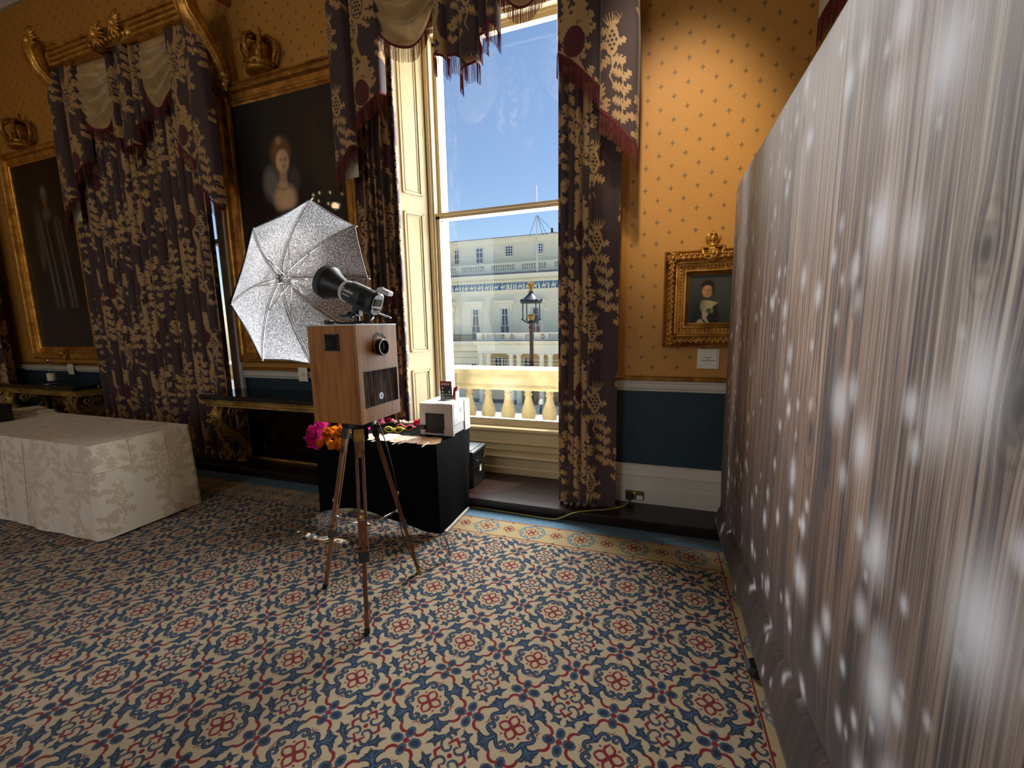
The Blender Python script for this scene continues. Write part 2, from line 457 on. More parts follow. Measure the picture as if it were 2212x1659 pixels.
DW, DH = .62, 1.2
def make_damask():
    g = Ras(DW, DH, .002); r = Ras(DW, DH, .002)
    D = math.radians
    def pineapple(x, y, s=1.0, lean=0.0):
        g.leaf(x - .01, y - .10 * s, D(205), .09 * s, .03 * s, 3); g.leaf(x + .01, y - .10 * s, D(-25), .09 * s, .03 * s, 3)
        g.leaf(x - .03 * s, y - .02 * s, D(165), .07 * s, .026 * s, 3); g.leaf(x - .035 * s, y + .05 * s, D(150), .06 * s, .022 * s, 2)
        g.leaf(x + .035 * s, y - .02 * s, D(15), .06 * s, .022 * s, 2)
        g.ell(x, y, .042 * s, .088 * s)
        for k in range(-3, 4):
            for jx in (-1, 0, 1):
                cx = x + (jx + .5 * (k % 2)) * .026 * s; cy = y + k * .025 * s
                if ((cx - x) / .04 / s) ** 2 + ((cy - y) / .084 / s) ** 2 < .72: g.ell(cx, cy, .0098 * s, .0098 * s, 0)
        for k in range(-3, 4):
            a = D(90 - k * 13); g.line([(x + k * .009 * s, y + .085 * s), (x + k * .011 * s + math.cos(a) * .05 * s, y + .085 * s + math.sin(a) * .075 * s)], [.011 * s, .004 * s])
        g.line([(x, y - .09 * s), (x + .008, y - .15 * s), (x - .012, y - .2 * s), (x + .02, y - .26 * s)], [.016, .013, .012, .004])
    def thistle(x, y, s=1.0):
        for aa, l in ((90, .17), (60, .16), (122, .16), (30, .17), (152, .15), (0, .16), (182, .14), (-32, .15), (214, .14), (-64, .12), (246, .12), (-90, .1)):
            a = D(aa); g.leaf(x + math.cos(a) * .06 * s, y + math.sin(a) * .085 * s, a, l * s, l * .27 * s, 4, bend=.3 * (1 if -90 < aa < 90 else -1))
        g.ell(x, y, .085 * s, .125 * s, 1, .1, 16)
        g.ell(x, y + .01 * s, .066 * s, .10 * s, 0); g.ell(x, y + .005 * s, .056 * s, .088 * s, 1)
        for k in range(-3, 4):
            for jx in (-1, 0, 1):
                cx = x + (jx + .5 * (k % 2)) * .033 * s; cy = y + k * .028 * s
                if ((cx - x) / .055 / s) ** 2 + ((cy - y) / .088 / s) ** 2 < .8: g.ell(cx, cy, .0135 * s, .0115 * s, 0)
        for k in range(10):
            a = D(k * 36 + 18); g.line([(x + math.cos(a) * .085 * s, y + math.sin(a) * .12 * s), (x + math.cos(a + .12) * .15 * s, y + math.sin(a + .12) * .19 * s)], [.012 * s, .004], 0)
    def blob(x, y):
        for k, (aa, l) in enumerate(((88, .19), (62, .17), (116, .18), (38, .14), (142, .14), (14, .11), (166, .11))):
            a = D(aa); g.leaf(x + math.cos(a) * .055, y + .02 + math.sin(a) * .07, a, l, l * .26, 4, bend=.25 * (1 if aa < 88 else -1))
        for k, aa in enumerate((-18, -50, -84, -120, -160)):
            a = D(aa); g.leaf(x + math.cos(a) * .07, y + math.sin(a) * .088, a, .06, .024, 2)
        g.ell(x, y, .084, .104, 1, .14, 22); g.ell(x, y, .077, .097, 0, .12, 22); r.ell(x, y, .077, .097, 1, .12, 22)
        g.ell(x + .03, y + .115, .014, .014, 0); g.ell(x + .03, y + .115, .007, .007, 1)
    def sprig(x, y, n, dy, flip=1, s=1.0):
        g.line([(x, y), (x + .015 * flip, y + n * dy * .5), (x, y + n * dy)], [.009, .008, .005])
        for k in range(n):
            g.leaf(x, y + k * dy + .01, D(35), .075 * s, .026 * s, 3); g.leaf(x, y + k * dy + dy * .45, D(145), .075 * s, .026 * s, 3)
    blob(.16, 1.02); thistle(.17, .45, 1.0)
    # broad S stem from the thistle up to the fruit, with its bare bulb beside it
    g.line([(.19, .60), (.235, .68), (.245, .76), (.21, .85), (.18, .92)], [.05, .065, .055, .04, .03])
    g.ell(.155, .735, .055, .105, 0); g.line([(.27, .62), (.30, .70), (.285, .80)], [.012, .014, .006])
    g.leaf(.26, .66, D(20), .08, .03, 3); g.leaf(.275, .73, D(35), .075, .028, 3); g.leaf(.26, .80, D(60), .07, .026, 3)
    g.line([(.16, .28), (.12, .20), (.14, .12), (.18, .06)], [.03, .05, .05, .03]); g.ell(.21, .17, .045, .085, 0)
    g.leaf(.11, .19, D(170), .075, .028, 3); g.leaf(.12, .25, D(150), .075, .028, 3); g.leaf(.13, .11, D(200), .07, .026, 3)
    pineapple(.47, .95, 1.05); pineapple(.44, .30, .95)
    sprig(.54, .44, 4, .085, 1); sprig(.36, .03, 2, .08, -1, .8)
    g.leaf(.40, .62, D(100), .10, .035, 3); g.leaf(.42, .52, D(80), .10, .034, 3); g.leaf(.38, .58, D(140), .08, .03, 3)
    g.blur(1); r.blur(1)
    return g, r
DG, DR = make_damask()

def damask_mat(name, ground=C(68, 49, 50), gold=C(180, 142, 92), fruit=C(84, 22, 30), sheen=.25):
    N = NT(name); a = N.attr('pattern'); s = N.n('ShaderNodeSeparateColor'); N.L(a.outputs['Color'], s.inputs[0])
    wv = N.noise(N.coord(), 420, 2)
    g = N.mapr(s.outputs[0], .40, .60); r = N.mapr(s.outputs[1], .40, .60)
    c = N.mix(g, ground, gold); c = N.mix(r, c, fruit)
    c = N.mix(N.mapr(wv, .3, .7, 0, .22), c, (0.02, .015, .015, 1))
    N.bsdf(c, N.mapr(g, 0, 1, .72, .5), 0, .35, N.bump(wv, .2, .001), sheen=sheen); return N.m
M_damask = damask_mat('plum_damask_curtain')
def dpat(U, V):
    A = np.zeros(U.shape + (4,), np.float32); A[..., 0] = DG.sample(U, V); A[..., 1] = DR.sample(U, V); A[..., 3] = 1
    return A
# ------------------------------------------------------------------ the carpet
TX, TY = .3665, .3437; CX0, CY0 = -.847, 2.005          # woven repeat and one medallion centre
def crom(pts, k=8):
    p = [np.array(q, float) for q in pts]; p = [2 * p[0] - p[1]] + p + [2 * p[-1] - p[-2]]; out = []
    for i in range(1, len(p) - 2):
        for t in np.linspace(0, 1, k, endpoint=False):
            a, b, c, d = p[i - 1], p[i], p[i + 1], p[i + 2]
            out.append(.5 * ((2 * b) + (c - a) * t + (2 * a - 5 * b + 4 * c - d) * t * t + (3 * b - a - 3 * c + d) * t ** 3))
    out.append(p[-2]); return out
def sd_stroke(X, Y, pts, ws, k=6):
    """signed distance (negative inside) to a tapering stroke"""
    P = crom(pts, k) if len(pts) > 2 else [np.array(q, float) for q in pts]
    w = np.interp(np.linspace(0, 1, len(P)), np.linspace(0, 1, len(ws)), ws); best = np.full(X.shape, 9.0)
    for i in range(len(P) - 1):
        a, b = P[i], P[i + 1]; d = b - a; L2 = max(1e-12, d @ d)
        t = np.clip(((X - a[0]) * d[0] + (Y - a[1]) * d[1]) / L2, 0, 1)
        dd = np.hypot(X - a[0] - t * d[0], Y - a[1] - t * d[1]) - (w[i] + (w[i + 1] - w[i]) * t) / 2
        best = np.minimum(best, dd)
    return best
def make_carpet_tile(n=260):
    g = (np.arange(n) + .5) / n * .5; X, Y = np.meshgrid(g, g)
    red = np.full(X.shape, 9.0); dk = red.copy(); lt = red.copy()
    sw = lambda ps: [(b, a) for a, b in ps]
    def R_(ps, ws): nonlocal red; red = np.minimum(red, sd_stroke(X, Y, ps, [w * 1.18 for w in ws]))
    def B_(ps, ws, vein=.011):
        nonlocal dk, lt
        dk = np.minimum(dk, sd_stroke(X, Y, ps, [w * 1.32 + .002 for w in ws]))
        if vein: lt = np.minimum(lt, sd_stroke(X, Y, ps, [min(vein * 1.25, w * .55) for w in ws]))
    def disc(cx, cy, r): return np.hypot(X - cx, Y - cy) - r
    for f in (lambda p: p, sw):
        R_(f([(.008, .018), (.048, .062), (.047, .1), (.022, .128), (0, .15)]), [.02, .022, .024, .022, .012])
        R_(f([(0, .262), (.02, .278), (.045, .302)]), [.016, .012, .006])
        R_(f([(.15, .335), (.132, .382), (.09, .412), (.04, .408)]), [.024, .03, .03, .024])
        # scroll arm, curling back towards the axis
        B_(f([(.165, .165), (.135, .17), (.118, .205), (.09, .245), (.048, .252), (.022, .222), (.032, .188), (.062, .184), (.07, .206)]), [.04, .036, .034, .034, .032, .03, .026, .022, .014])
        # outer leaf lobes
        B_(f([(.185, .185), (.205, .245), (.188, .30), (.146, .328)]), [.03, .042, .04, .018])
        B_(f([(.225, .23), (.238, .278), (.228, .318)]), [.03, .03, .004], .007)
    B_([(.15, .15), (.2, .202), (.25, .255), (.297, .308)], [.05, .05, .062, .004], .012)
    red = np.minimum(red, disc(.094, .1, .0145)); red = np.minimum(red, disc(0, .5, .033)); red = np.minimum(red, disc(.5, 0, .033)); red = np.minimum(red, disc(.5, .5, .027))
    dk = np.minimum(dk, disc(0, 0, .016))
    # four petal flowers at the edge mid-points
    for cx, cy, rx, ry in ((0, .402, .050, .068), (.105, .5, .070, .056), (.395, 0, .070, .056), (.5, .098, .050, .068)):
        e = (np.hypot((X - cx) / rx, (Y - cy) / ry) - 1) * min(rx, ry)
        dk = np.minimum(dk, e); lt = np.minimum(lt, np.abs(e + .013) - .007)
    # lozenge with its hooks and leaf sprays
    h = lambda a, b: (.5 - a, .5 - b)
    R_([h(0, .19), h(.062, .118)], [.026, .022]); R_([h(.165, 0), h(.135, .045)], [.03, .024]); R_([h(.135, .045), h(.118, .05)], [.022, .02])
    B_([h(.03, .155), h(.085, .188), h(.15, .172), h(.205, .118), h(.295, .04)], [.014, .024, .03, .058, .004])
    B_([h(.195, .128), h(.235, .145), h(.262, .162)], [.034, .032, .004], .007); B_([h(.215, .105), h(.2, .07), h(.178, .034)], [.03, .03, .004], .007)
    B_([h(.128, .15), h(.14, .105), h(.1, .045), h(.055, .035), h(.022, .062), h(.028, .098), h(.052, .102)], [.016, .019, .02, .02, .018, .017, .01], .008)
    B_([h(.13, .206), h(.078, .252), h(.016, .315)], [.008, .042, .004]); B_([h(.085, .246), h(.112, .276), h(.132, .298)], [.03, .028, .004], .007)
    B_([h(.07, .258), h(.045, .24), h(.022, .212)], [.03, .028, .004], .007)
    k = 12.0
    return [np.clip(.5 - q * k, 0, 1).astype(np.float32) for q in (red, dk, lt)], n
TILE, TN = make_carpet_tile()
def tile_sample(X, Y):
    u = np.abs(((X - CX0) / TX + .5) % 1.0 - .5); v = np.abs(((Y - CY0) / TY + .5) % 1.0 - .5)
    x = np.clip(u * 2 * TN - .5, 0, TN - 1.001); y = np.clip(v * 2 * TN - .5, 0, TN - 1.001)
    i = x.astype(int); j = y.astype(int); fx, fy = x - i, y - j
    out = []
    for a in TILE: out.append((a[j, i] * (1 - fx) + a[j, i + 1] * fx) * (1 - fy) + (a[j + 1, i] * (1 - fx) + a[j + 1, i + 1] * fx) * fy)
    return np.stack(out + [np.ones_like(out[0])], -1)
def border_sample(S, T):
    """S along the border (0 = big flower), T across from its middle, metres"""
    P = TX; s = (S + P / 2) % P - P / 2; s2 = S % P - P / 2
    def flower(a, b, r):
        q = np.minimum.reduce([np.abs(np.hypot(a - dx * r * .56, b - dy * r * .56) - r * .36) - .0042 for dx, dy in ((1, .0), (-1, 0), (0, 1), (0, -1))])
        dots = np.minimum.reduce([np.hypot(a - dx * r * .72, b - dy * r * .72) - .005 for dx, dy in ((1, 1), (-1, 1), (1, -1), (-1, -1))])
        return np.minimum.reduce([q, dots, np.hypot(a, b) - .006])
    red = np.minimum(flower(s, T, .052), flower(s2, T, .045))
    for e in (.1, -.112):
        d = np.abs(T - e * 1.0 - np.sign(e) * .008) - .0045
        tri = np.maximum(np.abs(s) * .5 + np.sign(e) * (e - T) * -1.0 - .010, np.abs(s) - .014)
        red = np.minimum(red, d); red = np.minimum(red, np.hypot(s, (T - e) * 1.3) - .010); red = np.minimum(red, np.hypot(s2, (T - e) * 1.3) - .010)
    red = np.minimum(red, np.hypot((np.abs(s) - .118) * 1.0, T) - .006)
    th = np.arctan2(T, s); rr = np.hypot(s, T * 1.02)
    ring = np.abs(rr - (.086 + .011 * np.cos(8 * th))) - .0075
    for k in range(8):
        a = (k + .5) * PI / 4; cx, cy = .082 * math.cos(a), .082 * math.sin(a)
        ring = np.minimum(ring, np.abs(np.hypot(s - cx, T - cy) - .015) - .0045)
    wig = np.abs(T - .075 * np.sin(2 * PI * (S / P) * 1.0 + PI / 2)) - .0022
    wig = np.where(np.abs(s) > .1, wig, 1)
    k = 40.0
    A = np.zeros(S.shape + (4,), np.float32); A[..., 0] = np.clip(.5 - red * k, 0, 1); A[..., 1] = np.clip(.5 - ring * k, 0, 1); A[..., 2] = np.clip(.5 - wig * k, 0, 1); A[..., 3] = 1
    return A
def carpet_mat(name, base, dark, light, red):
    N = NT(name); co = N.coord(); a = N.attr('pattern'); s = N.n('ShaderNodeSeparateColor'); N.L(a.outputs['Color'], s.inputs[0])
    jag = N.math('MULTIPLY', N.math('SUBTRACT', N.noise(co, 240, 2), .5), .22)
    th = lambda o: N.mapr(N.math('ADD', o, jag), .455, .545)
    pile = N.noise(co, 330, 2, .7); soil = N.noise(co, 1.6, 4)
    c = N.mix(th(s.outputs[1]), base, dark); c = N.mix(th(s.outputs[2]), c, light); c = N.mix(th(s.outputs[0]), c, red)
    c = N.mix(N.mapr(pile, .25, .8, .42, 0), c, (.01, .01, .012, 1)); c = N.mix(N.mapr(soil, .35, .75, 0, .12), c, C(90, 76, 58))
    N.bsdf(c, .95, 0, .1, N.bump(pile, .5, .003), sheen=.15); return N.m
M_carpet = carpet_mat('axminster_carpet', C(190, 168, 134), C(26, 43, 66), C(66, 92, 116), C(124, 20, 30))
M_border = carpet_mat('axminster_border', C(190, 166, 118), C(104, 126, 138), C(160, 158, 140), C(126, 28, 32))
M_felt = simple('slate_blue_felt', C(92, 124, 144), .95, 0, .12, 30, .3, 260)

def vgrid(xs, ys, z=0.0):
    X, Y = np.meshgrid(xs, ys, indexing='ij'); return np.stack([X, Y, np.full_like(X, z)], -1)
def rng(a, b, step): return np.linspace(a, b, max(2, int(round((b - a) / step)) + 1))
floor_mb = MB().box((-10.6, REAR_Y, -.3), (4.1, 3.9, -.012)); floor = floor_mb.build('floor', simple('floor_boards', C(70, 50, 36), .7)); tag(floor, kind='structure')
RED_Y0, RED_Y1, RED_X = 2.667, 2.912, .433
for x0, x1, y0, y1, st in ((-3.0, RED_X, .45, RED_Y0, .0052), (-7.2, -3.0, .9, RED_Y0, .0095), (-3.0, RED_X, -1.2, .45, .014), (-7.2, -3.0, -1.2, .9, .02), (-10.5, -7.2, -5.1, RED_Y0, .05), (-7.2, RED_X, -5.1, -1.2, .05)):
    P = vgrid(rng(x0, x1, st), rng(y0, y1, st))
    gridmesh('carpet_field', P, M_carpet, floor, {'pattern': tile_sample(P[..., 0], P[..., 1])}, smooth=False)['kind'] = 'stuff'
for x0, x1, st in ((-3.0, RED_X, .0045), (-8.5, -3.0, .008), (-10.5, -8.5, .03)):
    P = vgrid(rng(x0, x1, st), rng(RED_Y0, RED_Y1 + .008, min(st, .0065)))
    gridmesh('carpet_border', P, M_border, floor, {'pattern': border_sample(P[..., 0] + .833, P[..., 1] - 2.803)}, smooth=False)['kind'] = 'stuff'
P = vgrid(rng(RED_X, RED_X + .25, .005), rng(.45, RED_Y1 + .008, .006))
gridmesh('carpet_border', P, M_border, floor, {'pattern': border_sample(P[..., 1] - 2.8, -(P[..., 0] - RED_X - .115))}, smooth=False)['kind'] = 'stuff'
P = vgrid(rng(RED_X + .25, 4.0, .4), rng(-5.1, 3.06, .4)); A = np.zeros(P.shape[:2] + (4,)); gridmesh('carpet_edge', P, M_felt, floor, smooth=False)
P = vgrid(rng(RED_X, RED_X + .25, .05), rng(-5.1, .45, .05)); gridmesh('carpet_border', P, M_border, floor, {'pattern': border_sample(P[..., 1] - 2.8, -(P[..., 0] - RED_X - .115))}, smooth=False)['kind'] = 'stuff'
P = vgrid(rng(-10.5, RED_X + .25, .5), rng(RED_Y1 + .008, 3.10, .1)); gridmesh('carpet_edge', P, M_felt, floor, smooth=False)

# ------------------------------------------------------------------ walls
WY = 3.40; STEP_Z = .088; WIN_CX = (-1.375, -5.38); HW = .87; HEAD = 4.25; CEIL = 5.75
edges = sorted((c - HW, c + HW) for c in WIN_CX)
mb = MB(); x = -10.5
for a, b in edges:
    mb.box((x, WY, 1.06), (a, WY + .45, CEIL)); mb.box((a, WY, HEAD), (b, WY + .45, CEIL)); x = b
mb.box((x, WY, 1.06), (4.0, WY + .45, CEIL))
wall_back = tag(mb.build('wall_back', M_wall), kind='structure')
mb = MB(); x = -10.5
for a, b in edges:
    mb.box((x, WY + .004, 0), (a, WY + .45, 1.06)); x = b
mb.box((x, WY + .004, 0), (4.0, WY + .45, 1.06))
mb.build('dado_wall', M_teal, wall_back)
tag(MB().box((-10.7, REAR_Y - .3, 0), (-10.5, 3.9, CEIL)).build('wall_left', M_wall), kind='structure')
tag(MB().box((4.0, REAR_Y - .3, 0), (4.2, 3.9, CEIL)).build('wall_right', M_wall), kind='structure')
mb = MB(); x = -10.5
for c in (-5.7, -1.9):  # openings added to let the rear fill lamps in
    mb.box((x, REAR_Y - .25, 0), (c - .72, REAR_Y, CEIL)); mb.box((c - .72, REAR_Y - .25, 0), (c + .72, REAR_Y, .68)); mb.box((c - .72, REAR_Y - .25, 4.32), (c + .72, REAR_Y, CEIL)); x = c + .72
mb.box((x, REAR_Y - .25, 0), (4.0, REAR_Y, CEIL))
tag(mb.build('wall_rear', M_wall), kind='structure')
tag(MB().box((-10.7, REAR_Y - .3, CEIL), (4.2, 3.9, CEIL + .2)).build('ceiling', simple('ceiling_plaster', C(196, 184, 160), .85, 0, .04, 2)), kind='structure')
mb = MB(); mb.extr([(WY, 5.50), (WY - .03, 5.50), (WY - .04, 5.54), (WY - .09, 5.60), (WY - .12, 5.66), (WY - .2, 5.70), (WY - .2, CEIL), (WY, CEIL)], -10.5, 4.0)
tag(mb.build('trim_1', M_white), kind='structure')
# dado rail, skirting, dark timber step
dado = [(WY, 1.012), (WY - .014, 1.012), (WY - .02, 1.03), (WY - .034, 1.036), (WY - .04, 1.05), (WY - .03, 1.062), (WY - .03, 1.072), (WY - .046, 1.08), (WY - .05, 1.094), (WY, 1.096)]
skirt = [(WY, STEP_Z), (WY - .03, STEP_Z), (WY - .03, .225), (WY - .024, .232), (WY - .024, .315), (WY - .03, .322), (WY - .026, .345), (WY - .018, .36), (WY - .014, .395), (WY, .408)]
spans = []; x = -10.5
for a, b in edges: spans.append((x, a - .12)); x = b + .12
spans.append((x, 4.0))
mb, mb2, mb3 = MB(), MB(), MB()
for a, b in spans: mb.extr(dado, a, b); mb2.extr(skirt, a, b); mb3.extr([(WY, 1.096), (WY - .012, 1.098), (WY - .016, 1.12), (WY - .008, 1.128), (WY, 1.13)], a, b)
d = tag(mb.build('trim_2', M_white), kind='structure'); mb3.build('gilt_fillet', M_gold2, d)
tag(mb2.build('baseboard_back', M_white), kind='structure')
mb = MB(); mb.extr([(3.075, 0), (3.075, STEP_Z - .026), (3.055, STEP_Z - .02), (3.055, STEP_Z - .006), (3.062, STEP_Z), (3.9, STEP_Z), (3.9, 0)], -10.5, 4.0)
tag(mb.build('trim_3', M_step), kind='structure')

# ------------------------------------------------------------------ windows
M_reveal = simple('stone_reveal', C(236, 226, 200), .8, 0, .05, 9, .35, 160)
def window(idx, cx):
    o = bpy.data.objects.new('window_%d' % idx, None); COL.objects.link(o); o.location = (cx, 3.75, STEP_Z); ORG[o.name] = Vector(o.location); tag(o, kind='structure')
    B = lambda mb, n, m=M_cream, p=o, **k: mb.build(n, m, p, **k)
    L0, L1 = cx - .675, cx + .675         # daylight opening (sash box inner faces)
    FY = 3.70
    # panelled back under the sill: stepped mouldings
    mb = MB(); mb.extr([(3.79, STEP_Z), (3.69, STEP_Z), (3.69, .15), (3.698, .158), (3.698, .238), (3.69, .245), (3.684, .262), (3.69, .275), (3.712, .28), (3.712, .31), (3.70, .318), (3.695, .335), (3.712, .342), (3.712, .375), (3.70, .385), (3.69, .398), (3.72, .408), (3.72, .50), (3.70, .508), (3.69, .522), (3.69, .545), (3.70, .555), (3.79, .56)], cx - .82, cx + .82)
    B(mb, 'window_back')
    # sash boxes and head
    mb = MB()
    for s in (-1, 1):
        xa = cx + s * .675
        mb.box((xa, 3.72, .5), (xa + s * .095, 3.86, 4.22)); mb.box((xa + s * .02, 3.705, .5), (xa + s * .05, 3.725, 4.22)); mb.box((xa + s * .075, 3.69, .5), (xa + s * .12, 3.73, 4.24))
    mb.box((L0, 3.72, 4.17), (L1, 3.86, 4.25)); mb.box((cx - .8, 3.69, 4.20), (cx + .8, 3.73, 4.26))
    B(mb, 'frame')
    # lower sash (inner) and upper sash (outer)
    for nm, y0, z0, z1, rb, rt in (('lower_sash', 3.745, .56, 2.62, .07, .052), ('upper_sash', 3.795, 2.565, 4.17, .055, .06)):
        mb = MB(); w = .036
        mb.box((L0, y0, z0), (L0 + w, y0 + .045, z1)); mb.box((L1 - w, y0, z0), (L1, y0 + .045, z1)); mb.box((L0, y0, z0), (L1, y0 + .045, z0 + rb)); mb.box((L0, y0, z1 - rt), (L1, y0 + .045, z1))
        mb.extr([(y0 - .012, z1 - .02), (y0 - .012, z1), (y0, z1), (y0, z1 - .03)], L0, L1)
        so = B(mb, nm)
        g = MB().box((L0 + w, y0 + .02, z0 + rb), (L1 - w, y0 + .024, z1 - rt)); g.build('pane', M_glass, so)
    # folding shutters lying in the splayed reveals
    for s in (-1, 1):
        A, Bv = Vector((cx + s * .87, 3.42, 0)), Vector((cx + s * .735, 3.70, 0)); t = (Bv - A); Lw = t.length; t.normalize(); nrm = Vector((-t.y, t.x, 0)) * (1 if s > 0 else -1)
        if nrm.x * s > 0: nrm = -nrm
        def slab(u0, u1, z0, z1, d0, d1):
            P = [A + t * u + nrm * d for d in (d0, d1) for u in (u0, u1)]
            v = [(p.x, p.y, z) for z in (z0, z1) for p in P]
            return v, [(0, 1, 3, 2), (4, 6, 7, 5), (0, 4, 5, 1), (2, 3, 7, 6), (0, 2, 6, 4), (1, 5, 7, 3)]
        mb = MB(); mb.add(*slab(0, Lw, STEP_Z, 4.25, -.03, 0))
        sh = B(mb, 'shutter')
        for z0, z1 in ((.2, 1.12), (1.30, 2.60), (2.76, 4.12)):
            m2 = MB()
            for (a, b, c, e) in ((.045, .062, z0, z1), (Lw - .075, Lw - .058, z0, z1), (.045, Lw - .058, z0, z0 + .017), (.045, Lw - .058, z1 - .017, z1)):
                m2.add(*slab(a, b, c, e, -.005, .010))
            for (a, b, c, e) in ((.075, .083, z0 + .03, z1 - .03), (Lw - .096, Lw - .088, z0 + .03, z1 - .03), (.075, Lw - .088, z0 + .03, z0 + .038), (.075, Lw - .088, z1 - .038, z1 - .03)):
                m2.add(*slab(a, b, c, e, -.005, .005))
            m2.build('panel_moulding', M_cream, sh)
        m2 = MB()
        for z in (.6, 1.9, 3.3): m2.add(*slab(Lw - .02, Lw - .006, z, z + .07, -.005, .004))
        m2.build('hinge', M_cream, sh)
    # soffit and outer stone reveal
    mb = MB(); mb.box((cx - .88, 3.41, 4.25), (cx + .88, 3.72, 4.29)); B(mb, 'soffit')
    mb = MB()
    for s in (-1, 1):
        mb.box((cx + s * .668, 3.86, .2), (cx + s * 1.1, 3.99, 4.4)); mb.box((cx + s * .76, 3.70, .1), (cx + s * .9, 3.87, 4.4))
    mb.box((cx - 1.1, 3.86, 4.2), (cx + 1.1, 3.99, 4.5)); mb.box((cx - 1.0, 3.79, .1), (cx + 1.0, 4.02, .52))
    B(mb, 'stone_reveal', M_reveal)
    # architrave around the opening, on the room side
    mb = MB()
    for s in (-1, 1):
        xa = cx + s * .87
        mb.prism([(0, 0), (.15, 0), (.15, .03), (.12, .04), (.1, .028), (.03, .028), (.018, .036), (0, .03)], (xa, WY, STEP_Z), (s, 0, 0), (0, -1, 0), (0, 0, 4.25))
    mb.prism([(0, 0), (.12, 0), (.12, .03), (.03, .028), (0, .03)], (cx - .99, WY, HEAD), (0, 0, 1), (0, -1, 0), (1.98, 0, 0))
    B(mb, 'architrave', M_white)
    return o
window(1, WIN_CX[0]); window(2, WIN_CX[1])
# ------------------------------------------------------------------ curtains
def folds(n, seed, tight=0.0):
    """phase function u->phase with uneven fold widths; returns sampled arrays"""
    rnd = np.random.RandomState(seed); w = .6 + rnd.rand(n)
    if tight: w[-1] += tight
    return np.concatenate([[0], np.cumsum(w) / w.sum()])
def drape(name, x0, x1, ztop, zbot, y0, nf, amp, seed, res, label, cat, tight=0.0, ucloth=None, uoff=0.0, voff=0.0, flip=False, group=None, taper=0.0, pinch=.6):
    nu = int(max(60, (abs(x1 - x0) * 2.1) / res)); nv = int((ztop - zbot) / res)
    u = np.linspace(0, 1, nu); v = np.linspace(0, 1, nv)
    kn = folds(nf, seed, tight); ph = np.interp(u, kn, np.arange(nf + 1))
    rnd = np.random.RandomState(seed + 7); fa = .65 + .6 * rnd.rand(nf + 1); am = np.interp(ph, np.arange(nf + 1), fa)
    if tight: am = am * np.where(u > kn[-2], .22 + .35 * np.abs((u - (kn[-2] + 1) / 2) / ((1 - kn[-2]) / 2)) ** 3, 1)
    if flip: ph = ph[::-1]; am = am[::-1]
    Pm = np.zeros((nv, nu, 3))
    for j, t in enumerate(v):
        z = ztop + (zbot - ztop) * t
        a = amp * (pinch + (1 - pinch) * min(1, t * 3)) * (1 + .15 * t)
        wob = .12 * math.sin(t * 5 + seed) * np.sin(ph * 2.1 + seed)
        c = np.cos(2 * PI * ph + wob); s_ = np.sin(2 * PI * ph + wob)
        yy = y0 - a * am * (np.sign(c) * np.abs(c) ** .75)
        xx = x0 + (x1 - x0) * (u + .0 * t) + a * .55 * am * s_
        xx = xx + taper * t * (u - .5)
        hem = .012 * np.cos(2 * PI * ph) * (t > .985)
        Pm[j, :, 0] = xx; Pm[j, :, 1] = yy; Pm[j, :, 2] = z + hem
    mid = Pm[nv // 2]; arc = np.concatenate([[0], np.cumsum(np.hypot(np.diff(mid[:, 0]), np.diff(mid[:, 1])))])
    U = np.broadcast_to(arc[None, :] + uoff, (nv, nu)); V = Pm[..., 2] + voff
    loc = Vector(((x0 + x1) / 2, y0, zbot))
    o = gridmesh(name, Pm, M_damask, None, {'pattern': dpat(U, V)}, org=loc, loc=loc)
    md = o.modifiers.new('thickness', 'SOLIDIFY'); md.thickness = .004
    return tag(o, label, cat, group)

def fringe(name, edge, L, parent, seed=1, pitch=.0062, wid=.0038, header=.022):
    """braid and hanging strands below a cloth edge"""
    rnd = random.Random(seed); mb = MB(); pts = [Vector(p) for p in edge]
    for i in range(len(pts) - 1):
        a, b = pts[i], pts[i + 1]
        for dy in (-.005,):
            mb.add([a + Vector((0, dy, 0)), b + Vector((0, dy, 0)), b + Vector((0, dy - .004, -header)), a + Vector((0, dy - .004, -header))], [(0, 1, 2, 3)])
    acc = [0.0]
    for i in range(len(pts) - 1): acc.append(acc[-1] + (pts[i + 1] - pts[i]).length)
    s = 0.0; i = 0
    while s < acc[-1]:
        while i < len(pts) - 2 and acc[i + 1] < s: i += 1
        t = (s - acc[i]) / max(1e-6, acc[i + 1] - acc[i]); p = pts[i].lerp(pts[i + 1], t)
        ang = rnd.uniform(-.7, .7); w = wid * .5; d = Vector((math.cos(ang) * w, math.sin(ang) * w, 0))
        l = L * rnd.uniform(.93, 1.04); sw = Vector((rnd.uniform(-.004, .004), rnd.uniform(-.004, .003), 0)); p = p + Vector((0, -.006 + rnd.uniform(-.003, .003), -header * .5))
        q = p + Vector((0, 0, -l * .55)) + sw * .5; e = p + Vector((0, 0, -l)) + sw
        mb.add([p - d, p + d, q + d, q - d, e + d * .8, e - d * .8], [(0, 1, 2, 3), (3, 2, 4, 5)])
        s += pitch * rnd.uniform(.8, 1.2)
    return mb.build(name, M_maroon, parent)

